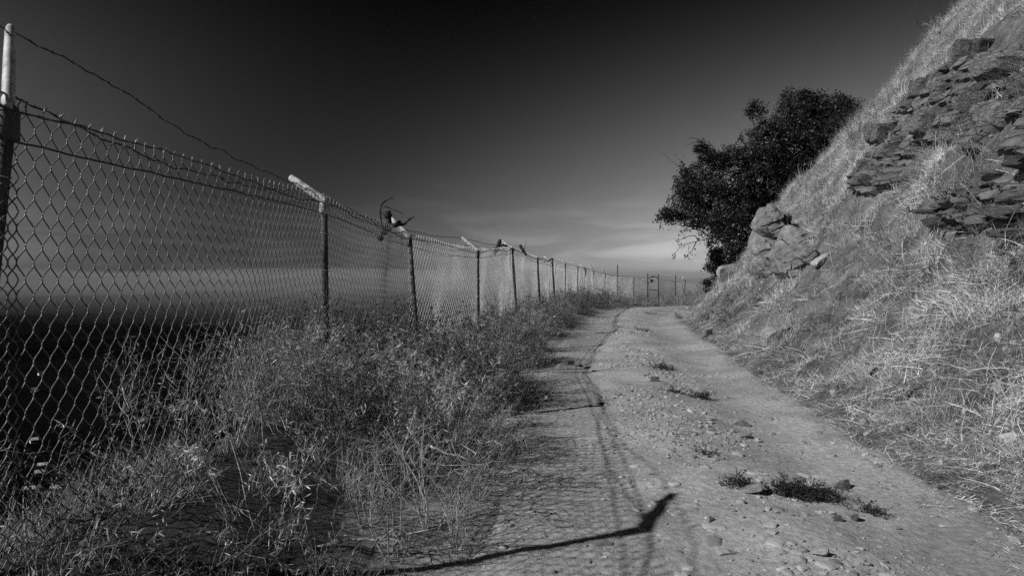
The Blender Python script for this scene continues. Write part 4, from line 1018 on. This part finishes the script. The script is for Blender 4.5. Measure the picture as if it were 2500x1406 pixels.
V = np.stack([P, P + a * l * .5 + b2 * l * .24, P + a * l, P + a * l * .5 - b2 * l * .24], 1).reshape(-1, 3)
q = np.arange(n)[:, None] * 4 + np.arange(4)[None]
crown = link('crown', mesh_np('crown', V, q), M['leaf'])
for o in (trunk_o, limbs_o, crown): o.parent = tree; o.matrix_parent_inverse = Matrix.Translation(-tree.location)

# ------------------------------------------------------------------ houses far below in the valley
hm = {}
def house(X, Y, w, dep, h, rz, label, light):
    t = np.linspace(150, 3000, 6000); zz = ground_z((X - 1250) / F * t, t); i = int(np.argmax(CAMZ + (HOR - Y) / F * t < zz))
    c = Vector(((X - 1250) / F * t[i], t[i], float(zz[i]) - .3))
    r = empty('house', c); r.rotation_euler = (0, 0, rz); tag(r, label, 'house', 'houses far below in the valley')
    b = MB(); b.box((0, 0, h / 2), (w, dep, h)); b.add([(-w / 2, -dep / 2, h), (-w / 2, dep / 2, h), (-w / 2, 0, h + dep * .28), (w / 2, -dep / 2, h), (w / 2, dep / 2, h), (w / 2, 0, h + dep * .28)], None, [(0, 1, 2), (3, 5, 4)])
    b.build('wall', M['white'], r, smooth=False)
    b = MB(); e = .5; z0 = h - .25; z1 = h + dep * .28 + .08
    for s in (-1, 1):
        b.add([(-w / 2 - e, s * (dep / 2 + e), z0), (w / 2 + e, s * (dep / 2 + e), z0), (w / 2 + e, 0, z1), (-w / 2 - e, 0, z1), (-w / 2 - e, s * (dep / 2 + e), z0 + .2), (w / 2 + e, s * (dep / 2 + e), z0 + .2), (w / 2 + e, 0, z1 + .2), (-w / 2 - e, 0, z1 + .2)],
              [(0, 1, 2, 3), (4, 7, 6, 5), (0, 4, 5, 1), (1, 5, 6, 2), (3, 2, 6, 7), (0, 3, 7, 4)])
    b.build('roof', M['roofpale'] if light else M['post'], r, smooth=False)
    for k in range(3):
        b = MB(); b.box((-w / 2 + w * (k + .7) / 3.4, -dep / 2 - .03, h * .55), (1.1, .1, 1.2)); b.build('window', M['glass'], r, smooth=False)
house(105, 1143, 4.5, 3.6, 2.4, .5, 'pale-roofed house low in the valley, brightest of the group', True)
house(98, 1160, 4, 3.5, 2.2, .3, 'white house just in front of the brightest valley house', True)
house(140, 1195, 5, 3, 1.8, .1, 'long low pale building nearest the foot of the slope', True)
house(72, 1198, 5, 3, 1.8, .2, 'low pale building left of the long low one', True)
house(82, 1080, 4, 4, 2.4, .8, 'small pale house left of and beyond the brightest one', True)
house(352, 1030, 5, 4, 2.4, .6, 'lone pale roof seen through the middle of the first fence panel', True)
house(85, 955, 5, 5, 2.4, .2, 'dim grey roof farther out in the valley at the frame edge', False)
house(100, 915, 5, 5, 2.4, .9, 'dim house beyond the other valley houses', False)

# ------------------------------------------------------------------ haze over the whole place
def box_sides(x0, x1, y0, y1, z0, z1):
    b = MB(); b.box(((x0 + x1) / 2, (y0 + y1) / 2, (z0 + z1) / 2), (x1 - x0, y1 - y0, z1 - z0)); return b
hz = box_sides(-9600, 9600, -450, 14100, -DEEP - 60, 130).build('haze', None, smooth=False)
vm = bpy.data.materials.new('haze_air'); vm.use_nodes = True; N, L = vm.node_tree.nodes, vm.node_tree.links; N.clear()
pv = N.new('ShaderNodeVolumePrincipled'); pv.inputs['Color'].default_value = (.7, .7, .7, 1); pv.inputs['Density'].default_value = 4.0e-6; pv.inputs['Anisotropy'].default_value = 0.65
ou = N.new('ShaderNodeOutputMaterial'); L.new(pv.outputs[0], ou.inputs['Volume']); hz.data.materials.append(vm)
tag(hz, 'pale grey haze filling the valley air', 'haze', kind='stuff')

# a bank of sea fog lying in the far valley
fb = MB(); nu, nv = 60, 24; rows = []
for j in range(nv + 1):
    a = math.pi * j / nv
    xs_ = np.linspace(-9300, 9300, nu)
    yy_ = 6900 - (5350 + 500 * np.clip((xs_ + 1500) / 1500, 0, 1)) * math.cos(a) + 500 * fbm(xs_ / 900, xs_ * 0 + j * .15, 91, 3) * math.sin(a + .3)
    zz_ = -DEEP - 45 + (195 + 80 * fbm(xs_ / 700, xs_ * 0 + j * .5, 95, 4)) * math.sin(a) ** .95 if 0 < j < nv else np.full(nu, -DEEP - 45.0)
    rows.append(np.stack([xs_, yy_, zz_], -1))
V = np.concatenate(rows); nb_ = len(V)
flo = V.copy(); flo[:, 2] = -DEEP - 50
q = grid_faces(nu, nv + 1); q2 = q[:, ::-1] + nb_
rim = [k for k in range(nu)] + [j * nu + nu - 1 for j in range(1, nv + 1)] + [nv * nu + k for k in range(nu - 2, -1, -1)] + [j * nu for j in range(nv - 1, 0, -1)]
q3 = [(rim[k], rim[k - 1], rim[k - 1] + nb_, rim[k] + nb_) for k in range(len(rim))]
fog = link('fog_bank', mesh_np('fog_bank', np.concatenate([V, flo]), np.concatenate([q, q2, np.array(q3)])), None)
fm = bpy.data.materials.new('fog_air'); fm.use_nodes = True; N, L = fm.node_tree.nodes, fm.node_tree.links; N.clear()
pv = N.new('ShaderNodeVolumePrincipled'); pv.inputs['Color'].default_value = (.42, .42, .42, 1); pv.inputs['Density'].default_value = 4.2e-4; pv.inputs['Anisotropy'].default_value = -0.25
ou = N.new('ShaderNodeOutputMaterial'); L.new(pv.outputs[0], ou.inputs['Volume']); fog.data.materials.append(fm)
tag(fog, 'grey bank of fog lying across the far valley', 'fog', kind='stuff')
